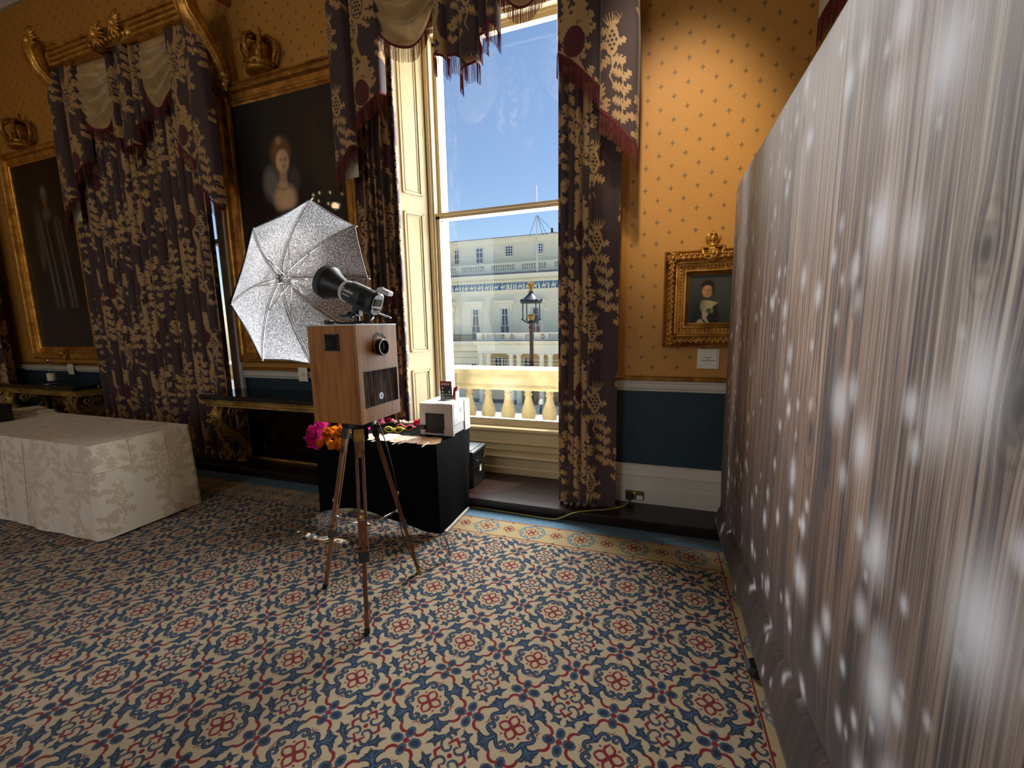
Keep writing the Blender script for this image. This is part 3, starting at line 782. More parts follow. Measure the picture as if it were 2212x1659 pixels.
M_lining = simple('cream_lining', C(196, 188, 160), .6, 0, .06, 8)
def tail_panel(mb_list, xL, xR, zt, zL, zR, y, depth, bow=.03, nx=None, res=.008, uo=0.0):
    """one flat lapped fold of a tail; lower edge runs zL..zR; edges turn back towards the wall"""
    nu = max(8, int((xR - xL) / res)); nv = max(20, int((zt - min(zL, zR)) / res)); u = np.linspace(0, 1, nu); v = np.linspace(0, 1, nv)
    U, V = np.meshgrid(u, v)
    z_edge = zL + (zR - zL) * (U ** 1.15 if zR < zL else U ** .85)
    Z = zt + (z_edge - zt) * V
    X = xL + (xR - xL) * U; X = xL + (X - xL) * (.8 + .2 * np.minimum(1, V * 1.6))
    Y = y - bow * np.sin(PI * U) ** .6 * (.5 + .5 * V) + depth * (np.clip((U - .93) / .07, 0, 1) ** 2 + np.clip((.07 - U) / .07, 0, 1) ** 2) + .006 * np.sin(U * 9 + uo * 40) * V
    mb_list.append((np.stack([X, Y, Z], -1), U * (xR - xL) * 1.05 + uo, Z))
    return [(X[-1, i], Y[-1, i], Z[-1, i]) for i in range(nu)]
def join_grids(name, gl, mat, parent):
    Vs, Fs, As, b = [], [], [], 0
    for P, U, Z in gl:
        n, m = P.shape[:2]; idx = np.arange(n * m).reshape(n, m) + b
        Vs.append(P.reshape(-1, 3)); Fs.append(np.stack([idx[:-1, :-1], idx[1:, :-1], idx[1:, 1:], idx[:-1, 1:]], -1).reshape(-1, 4)); As.append(dpat(U, Z).reshape(-1, 4)); b += n * m
    V = np.concatenate(Vs) - np.array(ORG[parent.name])
    return fastmesh(name, V, np.concatenate(Fs), mat, parent, {'pattern': np.concatenate(As)})

def swag(cx, hw, zt, depth, side, y, parent, seed, fl=.11):
    nu, nv = 41, 46; P = np.zeros((nv, nu, 3))
    for j in range(nv):
        t = j / (nv - 1)
        for i in range(nu):
            u = -1 + 2 * i / (nu - 1); k = (1 - abs(u) ** 2.2)
            z = zt - side * t * .9 - (depth - side * .9) * t * k
            f = math.sin(2 * PI * (t * 5.5 + .25 * math.sin(u * 2 + seed)) + seed) * .032 * k * min(1, t * 3)
            P[j, i] = (cx + hw * u * (1 - .05 * math.sin(PI * t)), y - .10 * math.sin(PI * min(1, t * .9 + .05)) * k - f - .01, z + f * .35)
    o = gridmesh('swag', P, M_satin, parent)
    edge = [tuple(P[-1, i]) for i in range(nu)]
    fringe('fringe', edge, fl, o, seed)
    return o

def valance(cx, label, fine=True):
    loc = (cx, 3.16, 3.3); o = thing('curtain_valance', loc, label, 'valance'); res = .007 if fine else .011; zt = 4.42
    swag(cx - .565, .305, zt, .70, .42, 3.16, o, 3); swag(cx + .435, .245, zt, .66, .42, 3.16, o, 5)
    def tail(panels, seed):
        gl, eds = [], []
        for (a, b, zl, zr, y, uo) in panels: eds.append(tail_panel(gl, cx + a, cx + b, zt, zl, zr, y, .06, res=res, uo=uo))
        t = join_grids('tail', gl, M_damask, o)
        for k, e in enumerate(eds): fringe('fringe', e, .135, t, seed + k)
        return t
    tail([(.66, .97, 3.40, 3.13, 3.09, .02), (.965, 1.225, 2.97, 2.70, 3.04, .38)], 11)
    tl = tail([(-1.04, -.75, 3.22, 3.42, 3.09, .05), (-1.225, -1.03, 2.80, 3.05, 3.05, .4)], 21)
    tail([(-.295, -.19, 3.60, 3.56, 3.12, .1), (-.19, -.05, 3.585, 3.54, 3.14, .3), (-.065, .085, 3.41, 3.46, 3.08, .36), (.08, .14, 3.62, 3.66, 3.12, .2), (.13, .225, 3.75, 3.68, 3.14, .45)], 31)
    # cream lining showing behind the outer left fold
    mb = MB(); mb.add([(cx - 1.19, 3.09, 3.0), (cx - 1.03, 3.09, 3.1), (cx - 1.03, 3.09, 2.80), (cx - 1.17, 3.09, 2.80)], [(0, 1, 2, 3)]); ln = mb.build('lining', M_lining, tl)
    return o
def acanthus(mb, x, y, z, s, seed, sy=1.0):
    """cluster of curled gilt leaves"""
    rnd = random.Random(seed)
    for k in range(16):
        a = 2 * PI * k / 16 + rnd.uniform(-.1, .1); l = s * rnd.uniform(.7, 1.1); d = Vector((math.cos(a), 0, math.sin(a)))
        p = [Vector((x, y, z)) + d * (l * q) + Vector((0, -s * .35 * math.sin(PI * q) * sy, 0)) for q in (0, .35, .7, 1.0)]
        p[-1] += Vector((0, -s * .18, 0))
        mb.tube(p, [s * .10, s * .17, s * .13, s * .05], 6, flat=.6)
    mb.ball((x, y - s * .35, z), (s * .34, s * .25, s * .34), 10, 6)
    for k in range(7): mb.ball((x + s * .5 * math.cos(k * .9), y - s * .32, z + s * .5 * math.sin(k * .9)), s * .11, 6, 4)
def pelmet(cx, label):
    o = thing('curtain_pelmet', (cx, 3.12, 4.38), label, 'pelmet')
    for s in (-1, 1):
        mb = MB(); x0, x1 = (cx - 1.06, cx - .30) if s < 0 else (cx + .27, cx + 1.06)
        for k in range(4):
            z = 4.395 + k * .052; y = 3.04
            mb.tube([(x0, y, z), (x1, y, z)], .019, 10)
        mb.box((x0, 3.045, 4.375), (x1, 3.12, 4.57)); mb.build('reeded_rail', M_gold, o, auto=40)
    mb = MB(); acanthus(mb, cx - .15, 3.02, 4.46, .14, 3); acanthus(mb, cx + .14, 3.02, 4.50, .13, 4); mb.box((cx - .3, 3.04, 4.385), (cx + .27, 3.10, 4.55))
    for k in range(9): mb.ball((cx - .26 + k * .065, 2.99, 4.39), .022, 6, 4)
    mb.build('leaf_boss', M_gold, o, smooth=True)
    for s in (-1, 1):
        xb = cx + s * 1.16; mb = MB()
        # large acanthus console carrying the rail back to the wall
        path = [(xb, 3.02, 4.62), (xb, 2.96, 4.5), (xb, 3.0, 4.36), (xb, 3.12, 4.22), (xb, 3.22, 4.08), (xb, 3.28, 3.98), (xb, 3.27, 3.92)]
        mb.tube(path, [.06, .085, .09, .075, .06, .05, .03], 10, flat=1.0)
        for k, dx in enumerate((-.06, -.02, .02, .06)):
            mb.tube([(p[0] + dx, p[1] - .045, p[2]) for p in path[:-1]], [.02, .028, .028, .022, .018, .01], 6)
        acanthus(mb, xb, 2.98, 4.60, .15, 7 + s); mb.ball((xb, 3.26, 3.98), (.07, .05, .04), 10, 6); acanthus(mb, xb, 3.28, 3.90, .075, 9)
        mb.tube([(xb, 3.02, 4.6), (xb, 3.2, 4.68), (xb, 3.39, 4.7)], [.05, .04, .04], 8)
        mb.build('bracket', M_gold, o, smooth=True)
    return o
valance(WIN_CX[0], 'plum and gold damask valance with satin swags over the bright sash window')
valance(-5.2, 'plum damask valance with satin swags hanging under the gilt pelmet rail', False)
pelmet(-5.2, 'gilded reeded pelmet rail with leaf boss and scrolled brackets above closed curtains')
drape('curtain', -.715, -.265, 4.42, STEP_Z + .008, 3.21, 6, .034, 5, .0075, 'long plum and gold damask curtain hanging right of the bright window', 'curtain', tight=3.2, uoff=.19, voff=.01)
drape('curtain', -2.53, -2.12, 4.42, STEP_Z + .008, 3.23, 6, .036, 9, .0075, 'plum and gold damask curtain gathered left of the bright window behind the umbrella', 'curtain', uoff=.1, voff=.42, tight=.3, flip=True)
drape('curtain', -6.52, -5.42, 4.40, STEP_Z + .008, 3.21, 10, .05, 15, .012, 'closed damask curtain beside the full length portrait, left of the pale gap', 'curtain', uoff=.3, voff=.2)
drape('curtain', -5.42, -4.35, 4.40, STEP_Z + .008, 3.22, 9, .05, 23, .012, 'closed damask curtain beside the white architrave, nearest the large framed portrait', 'curtain', uoff=.05, voff=.75)
drape('curtain', -9.6, -8.58, 4.40, STEP_Z + .008, 3.21, 8, .05, 33, .014, 'damask curtain at the left edge beyond the full length portrait', 'curtain', uoff=.05, voff=.75)
# the left outer tail of the next window's valance, seen over the top of the backdrop
o = thing('curtain_valance', (1.0, 3.1, 3.2), 'red fringed valance tail showing above the slanting backdrop top edge', 'valance')
gl = []; e = tail_panel(gl, .84, 1.12, 4.42, 3.28, 3.62, 3.09, .06, uo=.1); t = join_grids('tail', gl, M_lining, o); fringe('fringe', e, .14, t, 77)
# ------------------------------------------------------------------ pictures
def canvas_mat():
    N = NT('oil_painting'); a = N.attr('paint'); v = N.noise(N.coord(), 90, 3)
    c = N.mix(N.mapr(v, .3, .7, 0, .18), a.outputs['Color'], (.01, .009, .008, 1))
    N.bsdf(c, .45, 0, .2, N.bump(v, .08, .002), coat=.22); return N.m
M_canvas = canvas_mat()
class Paint:
    def __init__(s, n, m, bg):
        s.u, s.v = np.meshgrid(np.linspace(0, 1, n), np.linspace(0, 1, m)); s.a = np.zeros((m, n, 4)); s.a[..., 3] = 1; s.a[..., :3] = bg[:3]
        s.asp = 1.0
    def blend(s, mask, c, op=1.0):
        k = np.clip(mask, 0, 1)[..., None] * op; s.a[..., :3] = s.a[..., :3] * (1 - k) + np.array(c[:3]) * k
    def ell(s, cx, cy, rx, ry, c, soft=.15, op=1.0, rot=0.0):
        x, y = (s.u - cx), (s.v - cy) * s.asp; ry = ry * s.asp
        x, y = x * math.cos(rot) + y * math.sin(rot), -x * math.sin(rot) + y * math.cos(rot)
        d = np.hypot(x / rx, y / ry); s.blend((1 + soft - d) / (2 * soft + 1e-6), c, op)
    def poly(s, pts, c, op=1.0): s.blend(pip(pts, s.u, s.v).astype(float), c, op)
    def grad(s, c0, c1): s.a[..., :3] = np.array(c0[:3]) * (1 - s.v[..., None]) + np.array(c1[:3]) * s.v[..., None]
    def blur(s, k=2):
        for _ in range(k):
            for ax in (0, 1): s.a[..., :3] = (np.roll(s.a, 1, ax) + 2 * s.a + np.roll(s.a, -1, ax))[..., :3] / 4
def canvas_obj(x0, x1, z0, z1, y, p, parent):
    m, n = p.a.shape[:2]; P = np.stack([x0 + (x1 - x0) * p.u, np.full_like(p.u, y), z0 + (z1 - z0) * p.v], -1)
    return gridmesh('canvas', P, M_canvas, parent, {'paint': p.a}, smooth=False)
def face(p, cx, cy, r, skin, hair, turn=.2):
    k = p.asp
    p.ell(cx, cy, r, r * 1.32 / k, skin, .12)
    p.ell(cx + r * .45, cy - r * .1 / k, r * .55, r * 1.1 / k, tuple(v * .55 for v in skin[:3]), .5, .55)
    for s in (-1, 1):
        ex = cx + turn * r * .6 + s * r * .36
        p.ell(ex, cy + r * .18 / k, r * .17, r * .08 / k, C(30, 22, 18), .4, .95); p.ell(ex, cy + r * .36 / k, r * .2, r * .05 / k, C(52, 34, 22), .5, .8)
    p.ell(cx + turn * r * .9, cy - r * .15 / k, r * .10, r * .34 / k, tuple(v * .6 for v in skin[:3]), .5, .7)
    p.ell(cx + turn * r * .7, cy - r * .58 / k, r * .26, r * .075 / k, C(120, 52, 44), .4, .85)
    p.ell(cx + turn * r * .6, cy - r * .92 / k, r * .45, r * .16 / k, tuple(v * .62 for v in skin[:3]), .5, .5)
def beads(mb, x0, x1, z0, z1, y, r, step):
    def run(a, b):
        n = int(max(abs(b[0] - a[0]), abs(b[1] - a[1])) / step)
        for i in range(n + 1):
            t = i / max(1, n); mb.ball((a[0] + (b[0] - a[0]) * t, y, a[1] + (b[1] - a[1]) * t), r, 6, 4)
    run((x0, z0), (x1, z0)); run((x1, z0), (x1, z1)); run((x1, z1), (x0, z1)); run((x0, z1), (x0, z0))
def crown_mb(cx, y, z, s):
    mb = MB(); mb.lathe([(.30 * s, 0), (.40 * s, .02 * s), (.40 * s, .10 * s), (.34 * s, .13 * s), (.36 * s, .22 * s), (.40 * s, .25 * s)], (cx, y, z), n=20)
    for k in range(10): mb.ball((cx + .39 * s * math.cos(k * PI / 5), y + .39 * s * math.sin(k * PI / 5), z + .17 * s), .035 * s, 6, 4)
    for k in range(8):
        a = 2 * PI * k / 8; d = Vector((math.cos(a), math.sin(a), 0))
        pts = [Vector((cx, y, z)) + d * (r * s) + Vector((0, 0, h * s)) for r, h in ((.38, .25), (.50, .50), (.47, .74), (.28, .90), (.05, .86))]
        mb.tube(pts, [.05 * s, .062 * s, .062 * s, .055 * s, .04 * s], 6)
        for q in pts[:4]: mb.ball(tuple(q + d * .05 * s), .035 * s, 6, 4)
        mb.tube([Vector((cx, y, z)) + d * (.4 * s) + Vector((0, 0, .25 * s)), Vector((cx, y, z)) + d * (.45 * s) + Vector((0, 0, .40 * s))], [.06 * s, .02 * s], 5)
    mb.ball((cx, y, z + .55 * s), (.26 * s, .26 * s, .30 * s), 10, 6)
    mb.ball((cx, y, z + .95 * s), .085 * s, 8, 5); mb.box((cx - .02 * s, y - .02 * s, z + 1.0 * s), (cx + .02 * s, y + .02 * s, z + 1.18 * s)); mb.box((cx - .06 * s, y - .02 * s, z + 1.07 * s), (cx + .06 * s, y + .02 * s, z + 1.11 * s))
    return mb
def picture(name, label, x0, x1, z0, z1, w, yb, paint, crown=None, bead=.012, step=.03, prof=None, mat=M_gold2):
    o = thing(name, ((x0 + x1) / 2, yb, z0), label, 'painting'); h = .09
    prof = prof or [(0, 0), (0, .6), (.06, .8), (.14, .82), (.20, .62), (.26, .6), (.30, .95), (.38, 1.0), (.46, .9), (.52, .55), (.74, .42), (.80, .5), (.88, .46), (.94, .3), (1.0, .25), (1.0, 0)]
    MB().frame(x0, x1, z0, z1, yb, [(d * w, q * h) for d, q in prof]).build('frame', mat, o, auto=35)
    mb = MB(); beads(mb, x0 + .23 * w, x1 - .23 * w, z0 + .23 * w, z1 - .23 * w, yb - .62 * h, bead, step); b = mb.build('bead_moulding', mat, o, smooth=True); b['kind'] = 'stuff'
    canvas_obj(x0 + w * .97, x1 - w * .97, z0 + w * .97, z1 - w * .97, yb - .02, paint, o)
    MB().box((x0 + .02, yb - .012, z0 + .02), (x1 - .02, yb, z1 - .02)).build('backing', M_black, o)
    if crown: crown_mb(*crown).build('crown', M_gold2, o, smooth=True)
    return o
rs = np.random.RandomState(4)
# large portrait of a woman in a dark gown with a ruff
p = Paint(170, 300, C(30, 27, 25)); p.asp = 2.36 / 1.35; p.grad(C(24, 20, 18), C(44, 40, 38))
p.ell(.80, .80, .2, .16, C(62, 52, 40), .6, .5); p.poly([(.74, .74), (.775, .74), (.775, .90), (.74, .90)], C(86, 38, 32), .7); p.ell(.86, .68, .12, .10, C(70, 64, 48), .6, .5)
for k in range(4): p.poly([(.82 + k * .045, .64), (.84 + k * .045, .64), (.84 + k * .045, .76), (.82 + k * .045, .76)], C(62, 50, 38), .5)
p.ell(.44, .40, .36, .30, C(34, 20, 18), .25, .95); p.poly([(.20, .58), (.64, .60), (.78, .02), (.06, .02)], C(32, 18, 17), .8)
p.ell(.335, .672, .075, .065, C(128, 122, 118), .35, .9); p.ell(.55, .675, .05, .045, C(92, 88, 84), .4, .7)
p.ell(.45, .605, .105, .055, C(216, 178, 138), .25, .95); p.ell(.44, .65, .05, .03, C(216, 178, 138), .3, .9); p.ell(.46, .60, .06, .03, C(236, 200, 158), .5, .6); p.ell(.455, .54, .10, .022, C(60, 34, 28), .4, .8)
p.ell(.44, .785, .088, .058, C(136, 96, 56), .3, .95); p.ell(.43, .832, .025, .014, C(190, 160, 120), .3, .8)
face(p, .452, .75, .06, C(232, 190, 146), C(110, 70, 40), .25); p.ell(.448, .69, .036, .03, C(206, 164, 124), .3, .8)
for k in range(9): p.ell(.39 + k * .014, .652 - .010 * math.sin(k * PI / 8), .005, .0035, C(120, 76, 40), .3)
for k in range(12): p.ell(.27 + .004 * k, .53 - .02 * k, .012, .006, C(112, 64, 44), .4, .6)
for k in range(7): p.poly([(.17, .36), (.21 + .02 * k, .46 - .012 * k), (.225 + .02 * k, .45 - .012 * k)], C(96, 82, 62), .8)
p.ell(.61, .54, .05, .03, C(104, 62, 50), .6, .7); p.ell(.67, .51, .04, .03, C(88, 54, 46), .6, .6)
p.blur(1)
picture('framed_portrait', 'large gilt framed portrait of a woman with ruff and crown ornament above frame', -4.30, -2.555, 1.19, 3.945, .205, 3.37, p, (-3.61, 3.33, 3.935, .35))
# full length portrait far left
p = Paint(120, 240, C(26, 24, 22)); p.asp = 1.6; p.grad(C(44, 46, 44), C(30, 26, 22))
p.ell(.45, .40, .30, .5, C(46, 46, 46), .4, .8); p.ell(.5, .62, .16, .14, C(54, 26, 24), .3, .9)
for x, w_ in ((.36, .03), (.46, .02), (.62, .025), (.70, .02)): p.poly([(x, .70), (x + w_, .70), (x + w_ + .09, .22), (x + .06, .22)], C(112, 110, 104), .7)
p.ell(.34, .62, .07, .14, C(96, 88, 78), .4, .7); p.ell(.66, .60, .06, .12, C(84, 78, 70), .4, .6); p.ell(.30, .48, .03, .05, C(120, 92, 74), .4, .8)
p.ell(.505, .835, .05, .035, C(120, 116, 110), .3, .9); face(p, .51, .795, .042, C(120, 90, 66), C(80, 60, 40), -.1); p.ell(.505, .725, .07, .03, C(110, 104, 98), .4, .8); p.ell(.5, .1, .5, .12, C(64, 66, 66), .6, .5)
p.blur(1)
o = picture('framed_portrait', 'gilt framed full length portrait at the far left beside closed curtains', -8.25, -6.72, 1.19, 3.86, .16, 3.37, p, (-7.66, 3.33, 3.85, .36), step=.04, mat=M_gold)
mb = MB(); acanthus(mb, -7.42, 3.28, 1.27, .10, 5); mb.build('bottom_boss', M_gold2, o, smooth=True)
# small portrait of a man with a white sash, heavily carved frame
p = Paint(110, 130, C(58, 58, 52)); p.asp = 1.22; p.grad(C(44, 46, 44), C(70, 70, 62)); p.ell(.9, .5, .35, .6, C(90, 92, 82), .6, .6)
p.ell(.42, .14, .30, .34, C(34, 36, 36), .2); p.poly([(.24, .0), (.30, .34), (.40, .46), (.54, .44), (.70, .0)], C(38, 40, 42), .9)
p.poly([(.36, .46), (.48, .47), (.70, .42), (.60, .36), (.44, .12), (.52, .0), (.20, .0), (.26, .08), (.34, .10)], C(196, 180, 130), .95); p.poly([(.30, .12), (.34, .12), (.46, .0), (.40, .0)], C(60, 34, 28), .9)
p.ell(.36, .36, .07, .12, C(156, 150, 118), .3, .8); p.ell(.50, .26, .07, .05, C(58, 44, 34), .3, .9); p.ell(.56, .26, .04, .05, C(150, 140, 100), .4, .8)
p.ell(.45, .76, .15, .12, C(44, 28, 20), .15); face(p, .44, .655, .115, C(206, 150, 98), C(40, 26, 20), -.1); p.ell(.44, .80, .12, .03, C(40, 26, 18), .3, .9); p.ell(.57, .68, .035, .10, C(44, 28, 20), .4, .8)
p.blur(1)
X0, X1, Z0, Z1 = .045, .675, 1.362, 2.055
pr2 = [(0, 0), (0, .5), (.05, .75), (.10, .6), (.14, .7), (.24, 1.0), (.34, 1.0), (.42, .8), (.46, .6), (.52, .62), (.55, .5), (.76, .44), (.80, .6), (.86, .62), (.90, .4), (1.0, .25), (1.0, 0)]
o = picture('framed_portrait', 'small portrait of a man with white sash in heavily carved gilt frame', X0, X1, Z0, Z1, .175, 3.385, p, None, .007, .018, pr2)
mb = MB(); rnd = random.Random(3); W = .175
beads(mb, X0 + .004, X1 - .004, Z0 + .004, Z1 - .004, 3.345, .0065, .015)
for (xa, za, xb, zb) in ((X0 + .05, Z0 + .09, X0 + .05, Z1 - .09), (X0 + .09, Z1 - .05, X1 - .09, Z1 - .05), (X0 + .09, Z0 + .05, X1 - .09, Z0 + .05), (X1 - .05, Z0 + .09, X1 - .05, Z1 - .09)):
    n = int((abs(xb - xa) + abs(zb - za)) / .018)
    for i in range(n + 1):
        t = i / n; x = xa + (xb - xa) * t; z = za + (zb - za) * t; w = .012 * (1 if i % 2 else -1)
        mb.ball((x + (w if xa == xb else 0), 3.296, z + (w if za == zb else 0)), (.013, .008, .013), 6, 4)
for (xa, za, xb, zb) in ((X0 + .115, Z0 + .115, X0 + .115, Z1 - .115), (X0 + .115, Z1 - .115, X1 - .115, Z1 - .115), (X0 + .115, Z0 + .115, X1 - .115, Z0 + .115), (X1 - .115, Z0 + .115, X1 - .115, Z1 - .115)):
    n = int((abs(xb - xa) + abs(zb - za)) / .024)
    for i in range(n + 1):
        t = i / n; mb.ball((xa + (xb - xa) * t, 3.343, za + (zb - za) * t), (.008, .007, .011), 6, 4)
c = mb.build('carved_ornament', M_gold2, o, smooth=True); c['kind'] = 'stuff'
for cx_, cz_ in ((X0 + .055, Z0 + .055), (X0 + .055, Z1 - .055), (X1 - .055, Z0 + .055), (X1 - .055, Z1 - .055)):
    mb = MB(); acanthus(mb, cx_, 3.312, cz_, .06, int(cx_ * 100)); mb.build('corner_leaf', M_gold2, o, smooth=True)
mb = MB(); xc = (X0 + X1) / 2; acanthus(mb, xc, 3.30, Z1 - .035, .055, 8); mb.tube([(xc - .075, 3.31, Z1 + .01), (xc - .05, 3.30, Z1 - .06), (xc, 3.30, Z1 - .085), (xc + .05, 3.30, Z1 - .06), (xc + .075, 3.31, Z1 + .01)], .012, 6); mb.box((xc - .07, 3.31, Z1 + .004), (xc + .07, 3.36, Z1 + .018))
mb.build('crest', M_gold, o, smooth=True); crown_mb(xc, 3.335, Z1 + .016, .095).build('crown', M_gold, o, smooth=True)
# caption cards
def card(x0, x1, z0, z1, y, label, curl=False):
    mb = MB(); mb.box((x0, y - .004, z0), (x1, y, z1))
    if curl: mb.box((x0 + .006, y - .012, z0 + .003), (x1 - .016, y - .005, z1 + .001))
    o = rootmesh('caption_card', mb, M_paper, ((x0 + x1) / 2, y, z0), label, 'card'); w = x1 - x0; zm = (z0 + z1) / 2; yy = y - (.0135 if curl else .0055)
    t = MB()
    for dz, f in ((.012, .42), (.0, .16), (-.012, .6)):
        t.box(((x0 + x1) / 2 - w * f / 2, yy, zm + dz - .0025), ((x0 + x1) / 2 + w * f / 2, yy + .0015, zm + dz + .0005))
    t.build('caption_lines', M_ink, o); return o
card(.298, .446, 1.196, 1.342, 3.392, 'cream caption card on the gold wall under the small portrait', True)
card(-3.52, -3.40, .998, 1.142, 3.342, 'cream caption card propped on the white dado rail below the large portrait')
card(-7.56, -7.44, .98, 1.12, 3.342, 'pale caption card on the dado rail behind the clear bottle')
# ------------------------------------------------------------------ console tables with mirrors below
M_marble = NT('black_marble'); _N = M_marble; _v = _N.noise(_N.coord(), 4, 8, .7, 2.0)
_N.bsdf(_N.ramp(_v, [(.45, C(12, 13, 15)), (.58, C(22, 24, 26)), (.62, C(46, 48, 50)), (.66, C(14, 15, 17))]), .08, 0, .6); M_marble = _N.m
M_mirror = simple('old_mirror', C(120, 116, 108), .04, 1.0, .12, 3)
M_gilt3 = gold_mat('carved_console_gilt', C(200, 164, 90), C(130, 98, 46), .42, 60, .5, .3)
def spiral(cy, cz, r0, r1, turns, a0, n=22, sgn=1):
    return [(cy + (r0 + (r1 - r0) * i / (n - 1)) * math.cos(a0 + sgn * 2 * PI * turns * i / (n - 1)), cz + (r0 + (r1 - r0) * i / (n - 1)) * math.sin(a0 + sgn * 2 * PI * turns * i / (n - 1))) for i in range(n)]
def console(x0, x1, label, sd):
    o = thing('console_table', ((x0 + x1) / 2, 3.15, STEP_Z), label, 'console table', None); yf = 2.93
    MB().box((x0, yf, .842), (x1, WY - .005, .888), .008).build('marble_top', M_marble, o)
    mb = MB(); mb.extr([(yf + .02, .842), (yf + .012, .835), (yf + .02, .822), (yf + .035, .812), (yf + .03, .80), (yf + .045, .775), (yf + .04, .765), (yf + .07, .755), (3.36, .755), (3.36, .842)], x0 + .03, x1 - .03); mb.build('frieze_rail', M_gilt3, o, auto=35)
    for xb in (x0 + .16, x1 - .16):
        mb = MB(); w = .11
        path = [(3.02, .745), (2.985, .68), (2.985, .61), (3.02, .54), (3.09, .46), (3.18, .38), (3.25, .30), (3.28, .22), (3.262, .165)]
        P = [(xb, y, z) for y, z in path]
        mb.tube(P, [.05, .062, .062, .056, .05, .046, .042, .036, .03], 10, flat=1.0, up=(1, 0, 0))
        for dx in (-.045, .045): mb.tube([(xb + dx, y, z) for y, z in path], [.02, .024, .024, .022, .02, .02, .018, .016, .012], 6)
        for c_ in (spiral(3.235, .165, .05, .008, 1.6, .3), spiral(3.11, .69, .06, .008, 1.5, 1.2, sgn=-1), spiral(3.21, .70, .042, .008, 1.4, 2.2)):
            for dx in (-.05, 0, .05): mb.tube([(xb + dx, y, z) for y, z in c_], .014, 6)
        mb.build('scroll_leg', M_gilt3, o, smooth=True)
        mb = MB(); rnd = random.Random(sd)
        for k in range(10):
            y = 3.06 + .026 * k; z0 = .745 - .01 * (k % 3); l = .10 + .04 * rnd.random()
            mb.tube([(xb, y, z0), (xb - .03, y + .03, z0 - l * .5), (xb, y + .05, z0 - l)], [.012, .02, .006], 5)
        for k in range(26):
            t = rnd.random(); i = int(t * 5); y, z = path[i]; mb.ball((xb + rnd.uniform(-.05, .05), y - .055 + rnd.uniform(-.008, .01), z + rnd.uniform(-.03, .03)), rnd.uniform(.010, .020), 6, 4)
        for k in range(5): mb.tube([(xb, 3.30 - k * .028, .60 - k * .03), (xb, 3.25 - k * .02, .52 - k * .02), (xb, 3.30 - k * .01, .46 - k * .015)], [.01, .016, .006], 5)
        mb.build('carved_leaves', M_gilt3, o, smooth=True)
        mb = MB(); mb.ball((xb, 3.25, .125), (.062, .055, .04), 10, 6)
        for k in range(4): mb.ball((xb - .045 + .03 * k, 3.205, .108), (.017, .03, .02), 8, 5)
        mb.build('paw_foot', M_gilt3, o, smooth=True)
    mb = MB()
    for xx in (x0 + .10, x1 - .10): mb.box((xx, 3.335, STEP_Z), (xx + .028, 3.362, .80), .006)
    mb.box((x0 + .1, 3.335, STEP_Z), (x1 - .1, 3.362, STEP_Z + .025), .005); mb.build('mirror_frame', M_gilt3, o)
    MB().box((x0 + .12, 3.35, STEP_Z + .02), (x1 - .12, 3.36, .80)).build('mirror', M_mirror, o)
    return o
console(-4.45, -2.72, 'gilt console table with black marble top below the large portrait', 1)
console(-8.35, -6.62, 'gilt console table with black marble top at the left behind the white table', 2)
# clear glass bottle on the far console
b = thing('glass_bottle', (-7.46, 3.12, .889), 'clear glass bottle with pale label on the left console table', 'bottle')
MB().lathe([(.036, 0), (.04, .01), (.04, .15), (.034, .19), (.015, .225), (.013, .285), (.016, .29), (.016, .30)], (-7.46, 3.12, .889), n=20).build('glass', M_clear, b, smooth=True)
MB().lathe([(.0408, .035), (.0408, .13)], (-7.46, 3.12, .889), n=20, cap=False).build('label', M_paper, b, smooth=True)
MB().lathe([(.014, .275), (.0165, .276), (.0165, .315), (.012, .318)], (-7.46, 3.12, .889), n=14).build('cap', M_chrome, b, smooth=True)
sv = MB().lathe([(.05, 0), (.075, .004), (.078, .01), (.0, .008)], (-7.30, 3.03, .889), n=24)
rootmesh('coaster', sv, M_chrome, (-7.30, 3.03, .889), 'round silver coaster on the left console beside the bottle', 'coaster', smooth=True)
sh = MB().box((-3.02, 3.0, .889), (-2.76, 3.2, .892)); rootmesh('paper_sheet', sh, M_paper, (-2.9, 3.1, .889), 'white paper sheet lying on the marble console behind the booth', 'paper')

